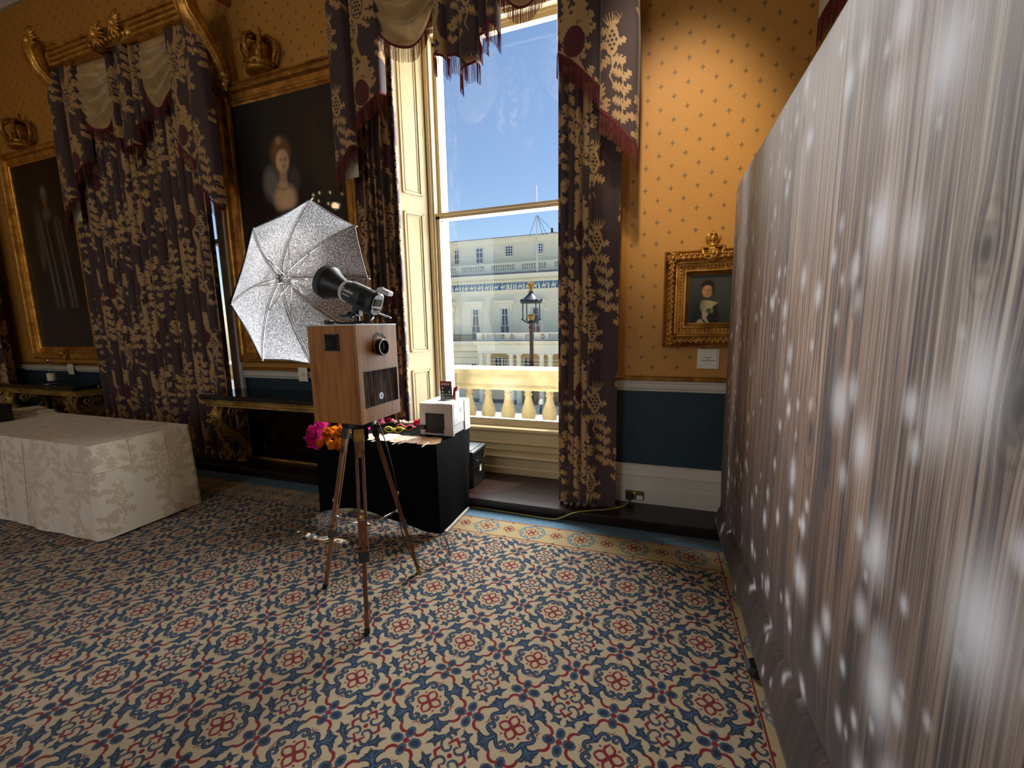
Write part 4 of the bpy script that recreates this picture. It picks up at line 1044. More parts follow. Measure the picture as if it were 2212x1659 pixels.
# ------------------------------------------------------------------ white damask table
def cloth_mat(name, c0, c1):
    N = NT(name); a = N.attr('pattern'); s = N.n('ShaderNodeSeparateColor'); N.L(a.outputs['Color'], s.inputs[0]); g = N.mapr(s.outputs[0], .35, .65)
    wv = N.noise(N.coord(), 300, 2); cr = N.noise(N.coord(), 3.5, 3)
    c = N.mix(g, c0, c1); N.bsdf(c, N.mapr(g, 0, 1, .30, .62), 0, .5, N.bump(N.math('ADD', N.math('MULTIPLY', wv, .15), cr), .12, .02), sheen=.2); return N.m
M_cloth = cloth_mat('white_damask_linen', C(246, 236, 214), C(222, 206, 180))
TBX0, TBX1, TBY0, TBY1, TBZ = -6.7, -3.86, 1.74, 2.44, .725
def ring_cloth(x0, x1, y0, y1, zt, zb, flare, nfold, seed, res, corner=.03):
    """top sheet and skirt as one loop of columns round the edge, returns list of grids"""
    gl = []
    xs, ys = rng(x0, x1, res), rng(y0, y1, res); X, Y = np.meshgrid(xs, ys); Z = zt + .0012 * np.sin(X * 21 + Y * 5) * np.sin(Y * 13)
    gl.append((np.stack([X, Y, Z], -1), X, Y))
    loop = [(x, y0, 0, -1) for x in rng(x0 + corner, x1 - corner, res)]
    loop += [(x1 - corner + corner * math.sin(a), y0 + corner - corner * math.cos(a), math.sin(a), -math.cos(a)) for a in np.linspace(0, PI / 2, 12)[1:-1]]
    loop += [(x1, y, 1, 0) for y in rng(y0 + corner, y1 - corner, res)]
    loop += [(x1 - corner + corner * math.cos(a), y1 - corner + corner * math.sin(a), math.cos(a), math.sin(a)) for a in np.linspace(0, PI / 2, 12)[1:-1]]
    loop += [(x, y1, 0, 1) for x in rng(x0 + corner, x1 - corner, res)[::-1]]
    loop += [(x0, y, -1, 0) for y in rng(y0 + corner, y1 - corner, res)[::-1]]; loop.append(loop[0])
    lp = np.array(loop); arc = np.concatenate([[0], np.cumsum(np.hypot(np.diff(lp[:, 0]), np.diff(lp[:, 1])))])
    nv = int((zt - zb) / res); t = np.linspace(0, 1, nv)[:, None]; rnd = np.random.RandomState(seed)
    f = np.sin(arc * nfold + 1.3 * np.sin(arc * 2.1 + seed)) * .6 + .4 * np.sin(arc * nfold * 1.9 + 2)
    out = flare * t ** 1.3 * (1 + .55 * f[None, :]) + .004 * np.sin(t * PI)
    A = np.stack([lp[None, :, 0] + lp[None, :, 2] * out, lp[None, :, 1] + lp[None, :, 3] * out, zt + (zb - zt) * t + .012 * t * f[None, :]], -1)
    gl.append((A, np.broadcast_to(arc[None, :], A.shape[:2]), A[..., 2]))
    return gl
gl = ring_cloth(TBX0, TBX1, TBY0, TBY1, TBZ, .014, .05, 9, 4, .011)
cl = bpy.data.objects.new('tablecloth', None); COL.objects.link(cl); cl.location = (-5.3, 2.1, 0); ORG[cl.name] = Vector(cl.location)
tag(cl, 'white patterned damask tablecloth hanging to the carpet at the left', 'tablecloth'); join_grids('cloth', gl, M_cloth, cl)
mb = MB()                                      # pressed creases
zc = .52
mb.tube([(TBX0, TBY0 - .021, zc), (TBX1 + .0, TBY0 - .021, zc), (TBX1 + .021, TBY0, zc), (TBX1 + .021, TBY1, zc)], .0022, 5)
for x in (-5.05, -4.72): mb.tube([(x, TBY0 - .004, TBZ - .02), (x, TBY0 - .05, .05)], .003, 5)
for y in (1.98, 2.22): mb.tube([(TBX1 + .004, y, TBZ - .01), (TBX1 + .05, y, .05)], .0022, 5)
mb.build('pressed_crease', M_cloth, cl)
bx = thing('black_box', (-5.86, 2.03, TBZ + .003), 'black box at the left edge of the white table', 'box')
MB().box((-6.12, 1.93, TBZ + .003), (-5.75, 2.10, .862), .006).build('body', M_black, bx); MB().box((-6.125, 1.925, .862), (-5.745, 2.105, .885), .004).build('lid', M_black, bx)
for k, (dx, dy, n) in enumerate(((0, 0, 5), (.10, .09, 3), (-.12, .12, 4))):
    mb = MB(); rnd = random.Random(k)
    for i in range(n): mb.box((-6.15 + dx + rnd.uniform(-.02, .02), 2.22 + dy, TBZ + .003 + i * .012), (-5.95 + dx + rnd.uniform(-.02, .02), 2.34 + dy, TBZ + .012 + i * .012))
    rootmesh('card_stack', mb, M_paper, (-6.05 + dx, 2.28 + dy, TBZ + .003), ('tallest stack of pale cards behind the black box', 'low stack of pale cards nearest the table back edge', 'stack of pale cards at the far left of the white table')[k], 'cards', 'card stacks on the white table')

# ------------------------------------------------------------------ photo booth on its tripod
M_booth = wood_mat('stained_pine', C(116, 68, 26), C(174, 114, 52), C(204, 146, 80), 2, 1.0, .42, .45)
BX0, BX1, BY0, BY1, BZ0, BZ1 = -1.748, -1.432, 1.735, 2.08, 1.043, 1.556
bt = thing('photo_booth', (-1.59, 1.91, BZ0), 'wooden photo booth cabinet with lens and screen on a tripod', 'photo booth')
mb = MB(); mb.box((BX0, BY0, BZ0), (BX1 - .02, BY1, BZ1), .004); mb.build('cabinet', M_booth, bt)
# front panel with screen and lens cut-outs made as boards round the openings
SY0, SY1, SZ0, SZ1 = 1.778, 2.066, 1.122, 1.318
mb = MB(); mb.box((BX1 - .02, BY0, BZ0), (BX1, SY0, BZ1)); mb.box((BX1 - .02, SY1, BZ0), (BX1, BY1, BZ1)); mb.box((BX1 - .02, SY0, BZ0), (BX1, SY1, SZ0)); mb.box((BX1 - .02, SY0, SZ1), (BX1, SY1, BZ1)); mb.build('front_panel', M_booth, bt)
mb = MB(); mb.box((BX0 - .002, BY0 - .002, BZ1), (BX1 + .003, BY1 + .002, BZ1 + .009), .002); mb.build('lid', simple('sunlit_lid', C(206, 204, 200), .5), bt)  # added lid, pale to stand in for sunlight on the cabinet top
def screen_mat():
    N = NT('tablet_screen'); co = N.coord(); f = N.noise(N.scale(co, (60, 70, 4)), 1, 4, .6); X, Y, Z = N.sep(co)
    c = N.ramp(f, [(.3, C(20, 17, 17)), (.5, C(54, 44, 40)), (.72, C(104, 92, 86))])
    dy = N.math('SUBTRACT', Y, .01); dz = N.math('SUBTRACT', Z, .125); r = N.math('SQRT', N.math('ADD', N.math('MULTIPLY', dy, dy), N.math('MULTIPLY', dz, dz)))
    c = N.mix(N.mapr(r, .0185, .020, 1, 0), c, C(206, 214, 228)); c = N.mix(N.mapr(r, .007, .0085, 1, 0), c, C(120, 132, 152))
    N.bsdf(c, .08, 0, .5, emis=c, estr=.28); return N.m
MB().box((BX1 - .02, SY0, SZ0), (BX1 - .008, SY1, SZ1)).build('screen', screen_mat(), bt)
mb = MB(); mb.frame(SY0, SY1, SZ0, SZ1, 0, [(0, 0), (0, .003), (.003, .003), (.003, 0)]); bez = MB(); bez.add([(BX1 - .001 + v[1] * -1, v[0], v[2]) for v in mb.v], mb.f); bez.build('bezel', M_black, bt)
fr = Matrix(((0, 0, 1, BX1 + .0008), (1, 0, 0, 0), (0, 1, 0, 0), (0, 0, 0, 1)))
def on_front(y, z, rot=0.0): return Matrix.Translation((BX1 + .0012, y, z)) @ Matrix(((0, 0, 1, 0), (1, 0, 0, 0), (0, 1, 0, 0), (0, 0, 0, 1))) @ Matrix.Rotation(rot, 4, 'Z')
LY, LZ = 1.925, 1.438
M_ink2 = simple('black_vinyl', C(16, 14, 13), .5)
for ch, a, sz in (('L', 47, .021), ('O', 33, .032), ('O', 13, .032), ('K', -2, .021), ('H', -17, .019), ('E', -28, .019), ('R', -39, .019), ('E', -50, .019)):
    a = math.radians(a); R0 = .066; text_mesh(ch, sz, on_front(LY - math.sin(a) * R0, LZ + math.cos(a) * R0 - .004, a * .55), M_ink2, 'lettering', bt)
for s in (-1, 1):
    mb = MB(); pts = []
    for k in range(8):
        a = math.radians(58 + k * 6); pts.append((BX1 + .001, LY + s * math.sin(a) * .068, LZ + math.cos(a) * .068))
    for k in range(7): mb.bar(pts[k], pts[k + 1], .006, .0012, up=(1, 0, 0))
    e = Vector(pts[-1]); mb.add([e + Vector((0.0008, s * .010, 0)), e + Vector((.0008, -s * .010, .004)), e + Vector((.0008, -s * .004, -.016))], [(0, 1, 2)]); mb.build('arrow', M_ink2, bt)
mb = MB(); mb.lathe([(.043, 0), (.046, .004), (.046, .022), (.042, .026), (.038, .025), (.036, .012)], (BX1, LY, LZ), (1, 0, 0), 32); lr = mb.build('lens_ring', M_black, bt, auto=40)
MB().lathe([(.0001, .016), (.015, .0155), (.028, .014), (.037, .012)], (BX1, LY, LZ), (1, 0, 0), 32, cap=False).build('lens_glass', M_blackgloss, lr, smooth=True)
# fan grille on the side
gx, gz, gw = -1.585, 1.472, .044
mb = MB(); mb.frame(gx - gw, gx + gw, gz - gw, gz + gw, BY0, [(0, 0), (0, .006), (.008, .006), (.010, .002), (.010, 0)])
for r in (.010, .018, .026, .034): mb.tube([(gx + r * math.cos(a), BY0 - .004, gz + r * math.sin(a)) for a in np.linspace(0, 2 * PI, 25)], .0016, 5)
for k in range(4):
    a = PI / 4 + k * PI / 2; mb.bar((gx, BY0 - .004, gz), (gx + .05 * math.cos(a), BY0 - .004, gz + .05 * math.sin(a)), .003, .003)
for sx in (-1, 1):
    for sz in (-1, 1): mb.ball((gx + sx * .037, BY0 - .005, gz + sz * .037), .004, 6, 4)
g = mb.build('fan_grille', M_black, bt); MB().box((gx - gw + .004, BY0 - .0015, gz - gw + .004), (gx + gw - .004, BY0 + .002, gz + gw - .004)).build('fan_backing', simple('dark_void', C(8, 8, 8), .8), g)
# tripod
M_tleg = wood_mat('tripod_walnut', C(84, 50, 30), C(130, 86, 54), C(160, 114, 74), 2, 1.0, .45, .4)
tp = thing('wooden_tripod', (-1.56, 1.86, 0), 'wooden tripod with chrome spreader carrying the photo booth', 'tripod')
HUB = Vector((-1.575, 1.885, 1.0))
mb = MB(); mb.lathe([(.085, 0), (.095, .008), (.095, .03), (.05, .042)], (HUB.x, HUB.y, .998), n=24); mb.lathe([(.035, -.09), (.045, -.085), (.045, 0)], (HUB.x, HUB.y, 1.0), n=16); mb.build('hub', M_black, tp, auto=35)
FEET = (Vector((-1.84, 1.80, 0)), Vector((-1.347, 1.56, 0)), Vector((-1.376, 2.10, 0)))
clamps = []
for i, ft in enumerate(FEET):
    d2 = Vector((ft.x - HUB.x, ft.y - HUB.y, 0)).normalized(); top = HUB + d2 * .075 + Vector((0, 0, -.02)); ax = (ft - top); L = ax.length; ax.normalize(); side = ax.cross(d2).normalized(); nrm = side.cross(ax).normalized()
    pt = lambda s_, a=0, b=0: top + ax * (s_ * L) + side * a + nrm * b
    lg = MB()
    for a in (-.0165, .0165): lg.bar(pt(.10, a), pt(.60, a), .015, .022, up=nrm)
    lg.bar(pt(.03), pt(.14), .048, .022, up=nrm); lg.bar(pt(.585), pt(.63), .048, .022, up=nrm)
    leg = lg.build('leg', M_tleg, tp)
    MB().bar(pt(.46), pt(.992), .021, .020, up=nrm).build('lower_stick', M_tleg, leg)
    MB().bar(pt(-.01), pt(.055), .052, .03, up=nrm).build('top_bracket', M_brass if i == 1 else M_black, leg)
    c = MB(); c.bar(pt(.615), pt(.665), .053, .03, up=nrm); c.build('clamp', simple('clear_clamp', C(90, 92, 94), .2, .6), leg)
    k = MB(); k.lathe([(.012, 0), (.013, .004), (.013, .010), (.008, .013)], pt(.44, 0, .011), nrm, 14); k.build('knob', M_brass, leg, auto=40)
    MB().bar(pt(.975), pt(1.0), .026, .025, up=nrm).build('foot', simple('yellow_tape', C(196, 160, 60), .6) if i == 2 else M_black, leg)
    clamps.append(pt(.545, 0, -.012))
mid = sum(clamps, Vector()) / 3 + Vector((0, 0, -.03)); mb = MB()
for c in clamps: mb.tube([c, mid], .006, 8); mb.ball(tuple(c), .014, 8, 5)
mb.ball(tuple(mid), .022, 10, 6); mb.build('spreader', M_chrome, tp, smooth=True)

# ------------------------------------------------------------------ flash head and silver umbrella
UC = Vector((-1.961, 2.007, 1.781)); UN = Vector((math.cos(.321), 0, -math.sin(.321))); UR, UD = .5, .236
uu = Vector((0, 0, 1)).cross(UN).normalized(); uv = UN.cross(uu)
APEX = UC - UN * UD
def rib(k, s): 
    a = 1.795 - k * PI / 4; d = uu * math.cos(a) + uv * math.sin(a)
    return UC + d * (UR * s) - UN * (UD * (1 - s ** 1.7))
um = thing('photo_umbrella', tuple(UC - Vector((0, 0, .5))), 'black photo umbrella with crinkled silver lining beside the booth', 'umbrella')
def silver():
    N = NT('silver_fabric'); co = N.coord(); f = N.noise(co, 130, 3, .7); f2 = N.noise(co, 30, 3)
    N.bsdf(N.ramp(f, [(.34, C(84, 82, 84)), (.5, C(140, 138, 140)), (.66, C(226, 224, 228))]), N.mapr(f2, .3, .7, .32, .5), .45, .5, N.bump(f, .9, .006)); return N.m
M_silver = silver()
NS, NA = 14, 7
for nm, off, mt in (('lining', 0.0, M_silver), ('canopy', .0035, M_black)):
    mb = MB()
    for k in range(8):
        P = []
        for i in range(NS + 1):
            s = .02 + .98 * i / NS; a, b = rib(k, s), rib(k + 1, s); row = []
            for j in range(NA + 1):
                t = j / NA; q = a.lerp(b, t); sag = math.sin(PI * t) * .006 * s
                if i == NS: q = q + (UC - q).normalized() * math.sin(PI * t) * .007
                row.append(q - UN * (off - sag * 0) + UN * sag * .0 - (q - UC).normalized() * sag - UN * off + (q - UC).normalized() * off)
            P.append(row)
        mb.grid(P)
    mb.build(nm, mt, um, auto=50)
for k in range(8):
    pts = [rib(k, s) + UN * .006 - (rib(k, s) - UC).normalized() * .004 for s in np.linspace(.03, 1, 12)]; pts.append(pts[-1] + (pts[-1] - pts[-2]).normalized() * .018)
    rb = MB().tube(pts, .0032, 6).build('rib', M_chrome, um, smooth=True)
    st = MB().tube([APEX + UN * .085, rib(k, .45) + UN * .008], .0026, 6).build('stretcher', M_chrome, rb, smooth=True)
MB().tube([APEX - UN * .03, UC + UN * .58], .0042, 8).build('shaft', M_chrome, um, smooth=True)
mb = MB(); mb.lathe([(.016, 0), (.018, .01), (.012, .03)], APEX + UN * .004, UN, 14); mb.build('top_notch', M_greyplastic, um, auto=40); mb = MB(); mb.lathe([(.009, 0), (.014, .006), (.014, .022), (.008, .03)], APEX + UN * .072, UN, 14); mb.build('runner', M_greyplastic, um, auto=40)
mb = MB()
for k in range(8):
    a, b = rib(k, 1.0), rib(k + 1, 1.0)
    mb.tube([a.lerp(b, t) + (UC - a.lerp(b, t)).normalized() * math.sin(PI * t) * .007 for t in np.linspace(0, 1, 8)], .0035, 5)
mb.build('hem', M_black, um)

fl = thing('studio_flash', (-1.60, 1.96, BZ1 + .01), 'black studio flash head with cone reflector on top of the booth', 'flash head')
FA = Vector((-.922, 0, .387)).normalized(); FC = Vector((-1.46, 1.96, 1.668))   # rear centre, axis towards the umbrella
sd = Vector((0, 1, 0)); upv = FA.cross(sd) * -1
if upv.z < 0: upv = -upv
MF = Matrix(((sd.x, upv.x, FA.x, FC.x), (sd.y, upv.y, FA.y, FC.y), (sd.z, upv.z, FA.z, FC.z), (0, 0, 0, 1)))   # local x side, y up, z forward
def loc(mb): mb.M = MF; return mb
mb = loc(MB()); n = 20; prof = []
def sect(rx, ry, z, p=3.2): return [(math.copysign(abs(math.cos(a)) ** (2 / p), math.cos(a)) * rx, math.copysign(abs(math.sin(a)) ** (2 / p), math.sin(a)) * ry, z) for a in np.linspace(0, 2 * PI, n, endpoint=False)]
rows = [sect(.046, .056, 0), sect(.055, .064, .008), sect(.056, .065, .07), sect(.056, .064, .14, 2.6), sect(.056, .058, .19, 2.1), sect(.056, .056, .205, 2)]
mb.grid(rows, cv=True); mb.add(rows[0], [tuple(range(n - 1, -1, -1))]); body = mb.build('body', M_black, fl, auto=40)
mb = loc(MB()); mb.lathe([(.058, .203), (.061, .206), (.061, .222), (.058, .226)], n=28); mb.build('mount_ring', M_greyplastic, fl, auto=40)
mb = loc(MB()); mb.lathe([(.050, .224), (.056, .24), (.070, .285), (.088, .325), (.093, .335), (.096, .338), (.096, .372), (.092, .374)], n=36, cap=False); rf = mb.build('reflector', M_black, fl, auto=40)
mb = loc(MB()); mb.lathe([(.091, .373), (.086, .33), (.066, .285), (.048, .24), (.02, .235), (.001, .235)], n=36, cap=False); mb.build('reflector_lining', M_chrome, rf, smooth=True)
mb = loc(MB()); mb.lathe([(.001, .235), (.022, .236), (.024, .262), (.012, .285), (.001, .288)], n=16, cap=False)
N = NT('modelling_lamp'); N.bsdf(C(255, 244, 226), .4, emis=(1, .93, .82, 1), estr=6.0); mb.build('modelling_lamp', N.m, rf, smooth=True)
light('modelling_lamp_light', 'SPOT', FC + FA * .36, 6.0, (1, .95, .88), aim=FA, spot_size=math.radians(96), spot_blend=.6, shadow_soft_size=.05)
mb = loc(MB()); mb.tube([(0, .05, .03), (0, .085, .02), (0, .10, -.01)], .008, 8); mb.box((-.028, .072, -.062), (.028, .098, .012), .006); mb.build('handle', M_greyplastic, fl, auto=40)
mb = loc(MB()); mb.box((-.016, .061, .075), (.016, .068, .185), .002); mb.build('top_stripe', M_greyplastic, fl)
mb = loc(MB())
for k in range(4): mb.lathe([(.0055, 0), (.0055, .003)], (-.027 + .018 * k, -.028, -.003), (0, 0, -1), 10)
mb.box((-.032, -.008, -.003), (.032, .03, 0)); mb.build('control_panel', M_blackgloss, fl)
mb = loc(MB())
for k in range(4): mb.box((-.0575, -.03, .045 + k * .012), (-.0555, .035, .050 + k * .012))
mb.build('cooling_vent', M_blackgloss, fl)
mb = loc(MB()); mb.lathe([(.004, 0), (.006, .003)], (-.035, -.028, -.003), (0, 0, -1), 10); mb.build('dial', M_greyplastic, fl)
M_wht = simple('white_print', C(220, 220, 220), .5)
TM = MF @ Matrix.Translation((-.0572, .008, .165)) @ Matrix(((0, 0, -1, 0), (0, 1, 0, 0), (-1, 0, 0, 0), (0, 0, 0, 1)))
text_mesh('Godox', .026, TM, M_wht, 'brand_lettering', fl)
mb = loc(MB())
for k in range(8): mb.box((-.0576, -.013, .19 - k * .0062), (-.0566, -.006, .1945 - k * .0062))
mb.build('model_lettering', M_wht, fl)['kind'] = 'stuff'
bs = Vector((-1.60, 1.96, BZ1 + .009)); mb = MB(); mb.lathe([(.03, 0), (.03, .012), (.014, .016), (.014, .05), (.018, .052), (.018, .075)], bs, n=16); mb.bar(bs + Vector((0, -.03, .06)), bs + Vector((0, .03, .06)), .03, .03); mb.bar(bs + Vector((0, 0, .06)), FC + FA * .12 - upv * .06, .03, .05); mb.ball((-1.645, 1.955, 1.618), .022, 10, 6)
mb.tube([bs + Vector((0, -.03, .055)), bs + Vector((-.05, -.04, .045)), bs + Vector((-.085, -.045, .05))], [.007, .008, .005], 8); mb.build('tilt_bracket', M_black, fl, auto=40)
mb = MB(); mb.tube([tuple(FC + FA * .03 - upv * .06), (-1.47, 1.93, 1.60), (-1.45, 1.87, 1.578), (-1.50, 1.83, 1.571), (-1.57, 1.82, 1.571), (-1.53, 1.86, 1.574), (-1.46, 1.9, 1.582)], .006, 8); mb.build('mains_lead', M_black, fl, smooth=True)
cb = thing('power_plug', (-1.70, 1.86, BZ1 + .009), 'black mains plug with short lead lying on the booth top', 'plug')
MB().box((-1.725, 1.835, BZ1 + .0095), (-1.685, 1.875, BZ1 + .034), .004).build('plug_body', M_black, cb)
mb = MB(); mb.box((-1.752, 1.842, BZ1 + .018), (-1.725, 1.846, BZ1 + .024)); mb.box((-1.752, 1.864, BZ1 + .018), (-1.725, 1.868, BZ1 + .024)); mb.build('plug_pin', M_brass, cb)
MB().tube([(-1.686, 1.855, BZ1 + .02), (-1.66, 1.86, BZ1 + .022), (-1.635, 1.88, BZ1 + .014), (-1.615, 1.91, BZ1 + .014)], .0045, 8).build('lead', M_black, cb, smooth=True)
# ------------------------------------------------------------------ black draped table and what lies on it
M_blackcloth = simple('black_cloth', C(8, 8, 9), .95, 0, .1, 8, .2, 200, spec=.08)
KX0, KX1, KY0, KY1, KZ = -2.60, -1.485, 2.575, 3.15, .68
kc = thing('black_tablecloth', (-2.04, 2.85, 0), 'plain black cloth covering the table beside the tripod', 'tablecloth')
mb = MB()
xs = rng(KX0, KX1, .06)
mb.grid([[(x, y, KZ) for y in rng(KY0, KY1, .06)] for x in xs])
# front drop: hem rises between the corners; two corners hang to the floor
fr_ = []
for x in xs:
    t = (x - KX0) / (KX1 - KX0); hem = .012 + .13 * max(0, math.sin(PI * min(1, t * 1.12))) ** .8 * (1 - .55 * t)
    if x == xs[-1]: hem = .012
    k1 = max(0, (t - .85) / .15); k0 = max(0, (.15 - t) / .15)
    fr_.append([(x + (.018 + .006 * math.sin(KY0 * 12)) * s * k1 - .015 * s * k0, KY0 - (.02 + .012 * (1 + math.sin(x * 9)) * (1 - k1) * (1 - k0)) * s * (1 - k0), KZ + (hem - KZ) * s) for s in np.linspace(0, 1, 10)])
mb.grid(fr_)
sd_ = []
for y in rng(KY0, KY1, .06):
    t = (y - KY0) / (KY1 - KY0); yb = KY0 - .02 + (3.045 - KY0 + .02) * t
    sd_.append([(KX1 + .018 * s + .006 * math.sin(y * 12) * s, y + (yb - y) * s, KZ + (.012 - KZ) * s) for s in np.linspace(0, 1, 10)])
mb.grid(sd_)
mb.grid([[(KX0 - .015 * s, y + (min(y, 3.04) - y) * s, KZ + (.012 - KZ) * s) for s in np.linspace(0, 1, 10)] for y in rng(KY0, KY1, .06)])
o = mb.build('cloth', M_blackcloth, kc, smooth=False)
w = MB().bar((-1.452, 2.60, .012), (-1.46, 3.035, .012), .02, .012); rootmesh('hem_light_streak', w, M_white, (-1.456, 2.82, .006), 'white batten standing for light along the black cloth hem', 'streak')  # white bar stands for the line of light along the cloth hem
lb = MB().box((-2.35, 2.70, 0.002), (-2.0, 2.86, .09)); rootmesh('floor_box', lb, M_paper, (-2.17, 2.78, .002), 'white box on the carpet under the black cloth', 'box')

# printer
pt_ = thing('photo_printer', (-1.62, 2.98, KZ), 'grey photo printer standing on the black table by the window', 'printer')
PX0, PX1, PY0, PY1, PZ0, PZ1 = -1.772, -1.478, 2.83, 3.14, KZ + .002, KZ + .262
PD = simple('printer_slot', C(14, 14, 15), .5)
mb = MB(); mb.box((PX0, PY0 + .02, PZ0 + .08), (PX1, PY1, PZ1), .006); mb.box((PX0 + .004, PY0 + .03, PZ0 + .012), (PX1 - .004, PY1 - .002, PZ0 + .085), .004); mb.build('body', M_greyplastic, pt_)
mb = MB(); mb.box((PX0, PY0, PZ0 + .18), (PX1, PY0 + .024, PZ1), .006); mb.box((PX0, PY0, PZ0 + .08), (PX0 + .052, PY0 + .024, PZ0 + .185)); mb.box((PX1 - .075, PY0, PZ0 + .055), (PX1, PY0 + .024, PZ0 + .185), .004)
mb.box((PX0, PY0, PZ0), (PX0 + .045, PY0 + .03, PZ0 + .05), .004); mb.box((PX1 - .085, PY0 + .004, PZ0), (PX1, PY0 + .03, PZ0 + .055), .004); mb.box((PX0 + .04, PY0 + .006, PZ0 + .004), (PX1 - .08, PY0 + .03, PZ0 + .018)); mb.build('front_cover', M_greyplastic, pt_)
mb = MB(); mb.box((PX0 + .045, PY0 + .012, PZ0 + .02), (PX1 - .075, PY0 + .026, PZ0 + .18)); mb.box((PX0 + .01, PY0 - .02, PZ0 + .05), (PX0 + .05, PY0 + .02, PZ0 + .082)); mb.build('output_slot', PD, pt_)
mb = MB(); mb.prism([(0, 0), (.012, .1), (.165, .1), (.175, 0), (.175, -.06), (.0, -.06)], (PX0 + .048, PY0 + .006, PZ0 + .078), (1, 0, 0), (0, 0, 1), (0, .01, 0)); mb.build('waste_bin', PD, pt_)
mb = MB(); mb.box((PX0 + .06, PY0 - .003, PZ0 + .188), (PX1 - .075, PY0 + .002, PZ0 + .195)); mb.build('slot_lip', M_greyplastic, pt_)
mb = MB()
for k in range(3): mb.ball((PX0 + .125 + k * .018, PY0 - .001, PZ0 + .226), (.005, .002, .004), 6, 4)
mb.build('status_lamp', M_wht, pt_)
mb = MB(); mb.box((PX1 - .001, PY0 + .13, PZ0 + .175), (PX1 + .002, PY0 + .19, PZ0 + .21)); mb.build('side_badge', simple('grey_badge', C(130, 132, 134), .5), pt_)
mb = MB(); mb.box((PX1 - .002, PY0 + .21, PZ0 + .004), (PX1 + .004, PY1, PZ1 - .004), .002); mb.build('sunlit_side_strip', simple('sunlit_side_white', C(226, 224, 220), .5), pt_)  # white strip stands for sunlight on the rear part of this side
for x in (PX0 + .02, PX1 - .04):
    for y in (PY0 + .04, PY1 - .04): pass
# acrylic leaflet holder with red and black cards
HX, HY, HZ = -1.60, 3.02, PZ1 + .001
hd = thing('leaflet_holder', (HX, HY, HZ), 'clear acrylic leaflet holder on top of the printer', 'holder')
mb = MB(); mb.box((HX - .075, HY - .03, HZ), (HX + .075, HY + .03, HZ + .004)); mb.box((HX - .075, HY + .026, HZ), (HX + .075, HY + .029, HZ + .23)); mb.box((HX - .075, HY - .03, HZ), (HX + .075, HY - .027, HZ + .06))
for s in (-1, 1): mb.box((HX + s * .075 - .0015, HY - .03, HZ), (HX + s * .075 + .0015, HY + .03, HZ + .075))
mb.build('acrylic', M_clear, hd)
M_red = simple('red_card', C(196, 30, 36), .5); M_redd = simple('dark_red_card', C(140, 34, 36), .5)
lf = thing('leaflet', (HX - .015, HY - .01, HZ + .005), 'black and red printed leaflet standing in the acrylic holder', 'leaflet')
MB().box((HX - .07, HY - .02, HZ + .005), (HX + .035, HY - .012, HZ + .155)).build('sheet', M_black, lf)
MB().box((HX - .07, HY - .0212, HZ + .115), (HX + .035, HY - .0195, HZ + .155)).build('red_header', M_redd, lf)
mb = MB()
for k in range(4): mb.box((HX - .052 + k * .018, HY - .0222, HZ + .124), (HX - .040 + k * .018, HY - .021, HZ + .138))
for (a, b) in ((-.055, .09), (-.055, .06), (-.05, .012), (.008, .06), (-.06, .035)): mb.box((HX + a, HY - .0222, HZ + b), (HX + a + .014, HY - .0205, HZ + b + .014))
mb.box((HX - .065, HY - .0222, HZ + .042), (HX + .03, HY - .0205, HZ + .046)); mb.build('printed_block', M_wht, lf)['kind'] = 'stuff'
lf2 = thing('leaflet', (HX + .05, HY, HZ + .005), 'bright red leaflet standing behind the black one in the holder', 'leaflet')
mb = MB(); mb.add([(HX + .034, HY - .022, HZ + .005), (HX + .068, HY - .022, HZ + .005), (HX + .072, HY + .015, HZ + .11), (HX + .038, HY + .01, HZ + .10), (HX + .034, HY - .018, HZ + .005), (HX + .068, HY - .018, HZ + .005), (HX + .072, HY + .019, HZ + .11), (HX + .038, HY + .014, HZ + .10)], [(0, 1, 2, 3), (7, 6, 5, 4), (0, 4, 5, 1), (2, 6, 7, 3), (1, 5, 6, 2), (0, 3, 7, 4)]); mb.build('sheet', M_red, lf2)

# flower garlands
def flower_mesh(name, mat, npet, L, W, curl, seed, layers=2):
    rnd = random.Random(seed); mb = MB()
    for ly in range(layers):
        for k in range(npet):
            a = 2 * PI * (k + .5 * ly) / npet + rnd.uniform(-.15, .15); el = (.15 + .75 * ly / max(1, layers - 1)) + rnd.uniform(-.15, .2)
            d = Vector((math.cos(a) * math.cos(el), math.sin(a) * math.cos(el), math.sin(el))); sdv = Vector((-math.sin(a), math.cos(a), 0)); n = d.cross(sdv); l = L * rnd.uniform(.8, 1.15)
            P = [[sdv * (W * w * q) + d * (l * t) + n * (curl * l * t * t + (.12 * W * (1 if int(t * 9) % 2 else -1) if abs(q) == 1 else 0)) for q in (-1, 0, 1)] for t, w in ((0, .2), (.4, .8), (.75, 1.0), (1.0, .55))]
            mb.grid(P)
    me = bpy.data.meshes.new(name); me.from_pydata([tuple(v) for v in mb.v], [], mb.f); me.materials.append(mat); me.polygons.foreach_set('use_smooth', [True] * len(me.polygons)); return me
def petal_mat(name, c0, c1):
    N = NT(name); f = N.noise(N.coord(), 60, 3); c = N.ramp(f, [(.3, c0), (.7, c1)]); b = N.bsdf(c, .6, 0, .3)
    tr = N.n('ShaderNodeBsdfTranslucent'); N.L(c, tr.inputs[0]); mx = N.n('ShaderNodeMixShader'); mx.inputs[0].default_value = .35; N.L(b.outputs[0], mx.inputs[1]); N.L(tr.outputs[0], mx.inputs[2]); N.L(mx.outputs[0], N.out.inputs[0]); return N.m
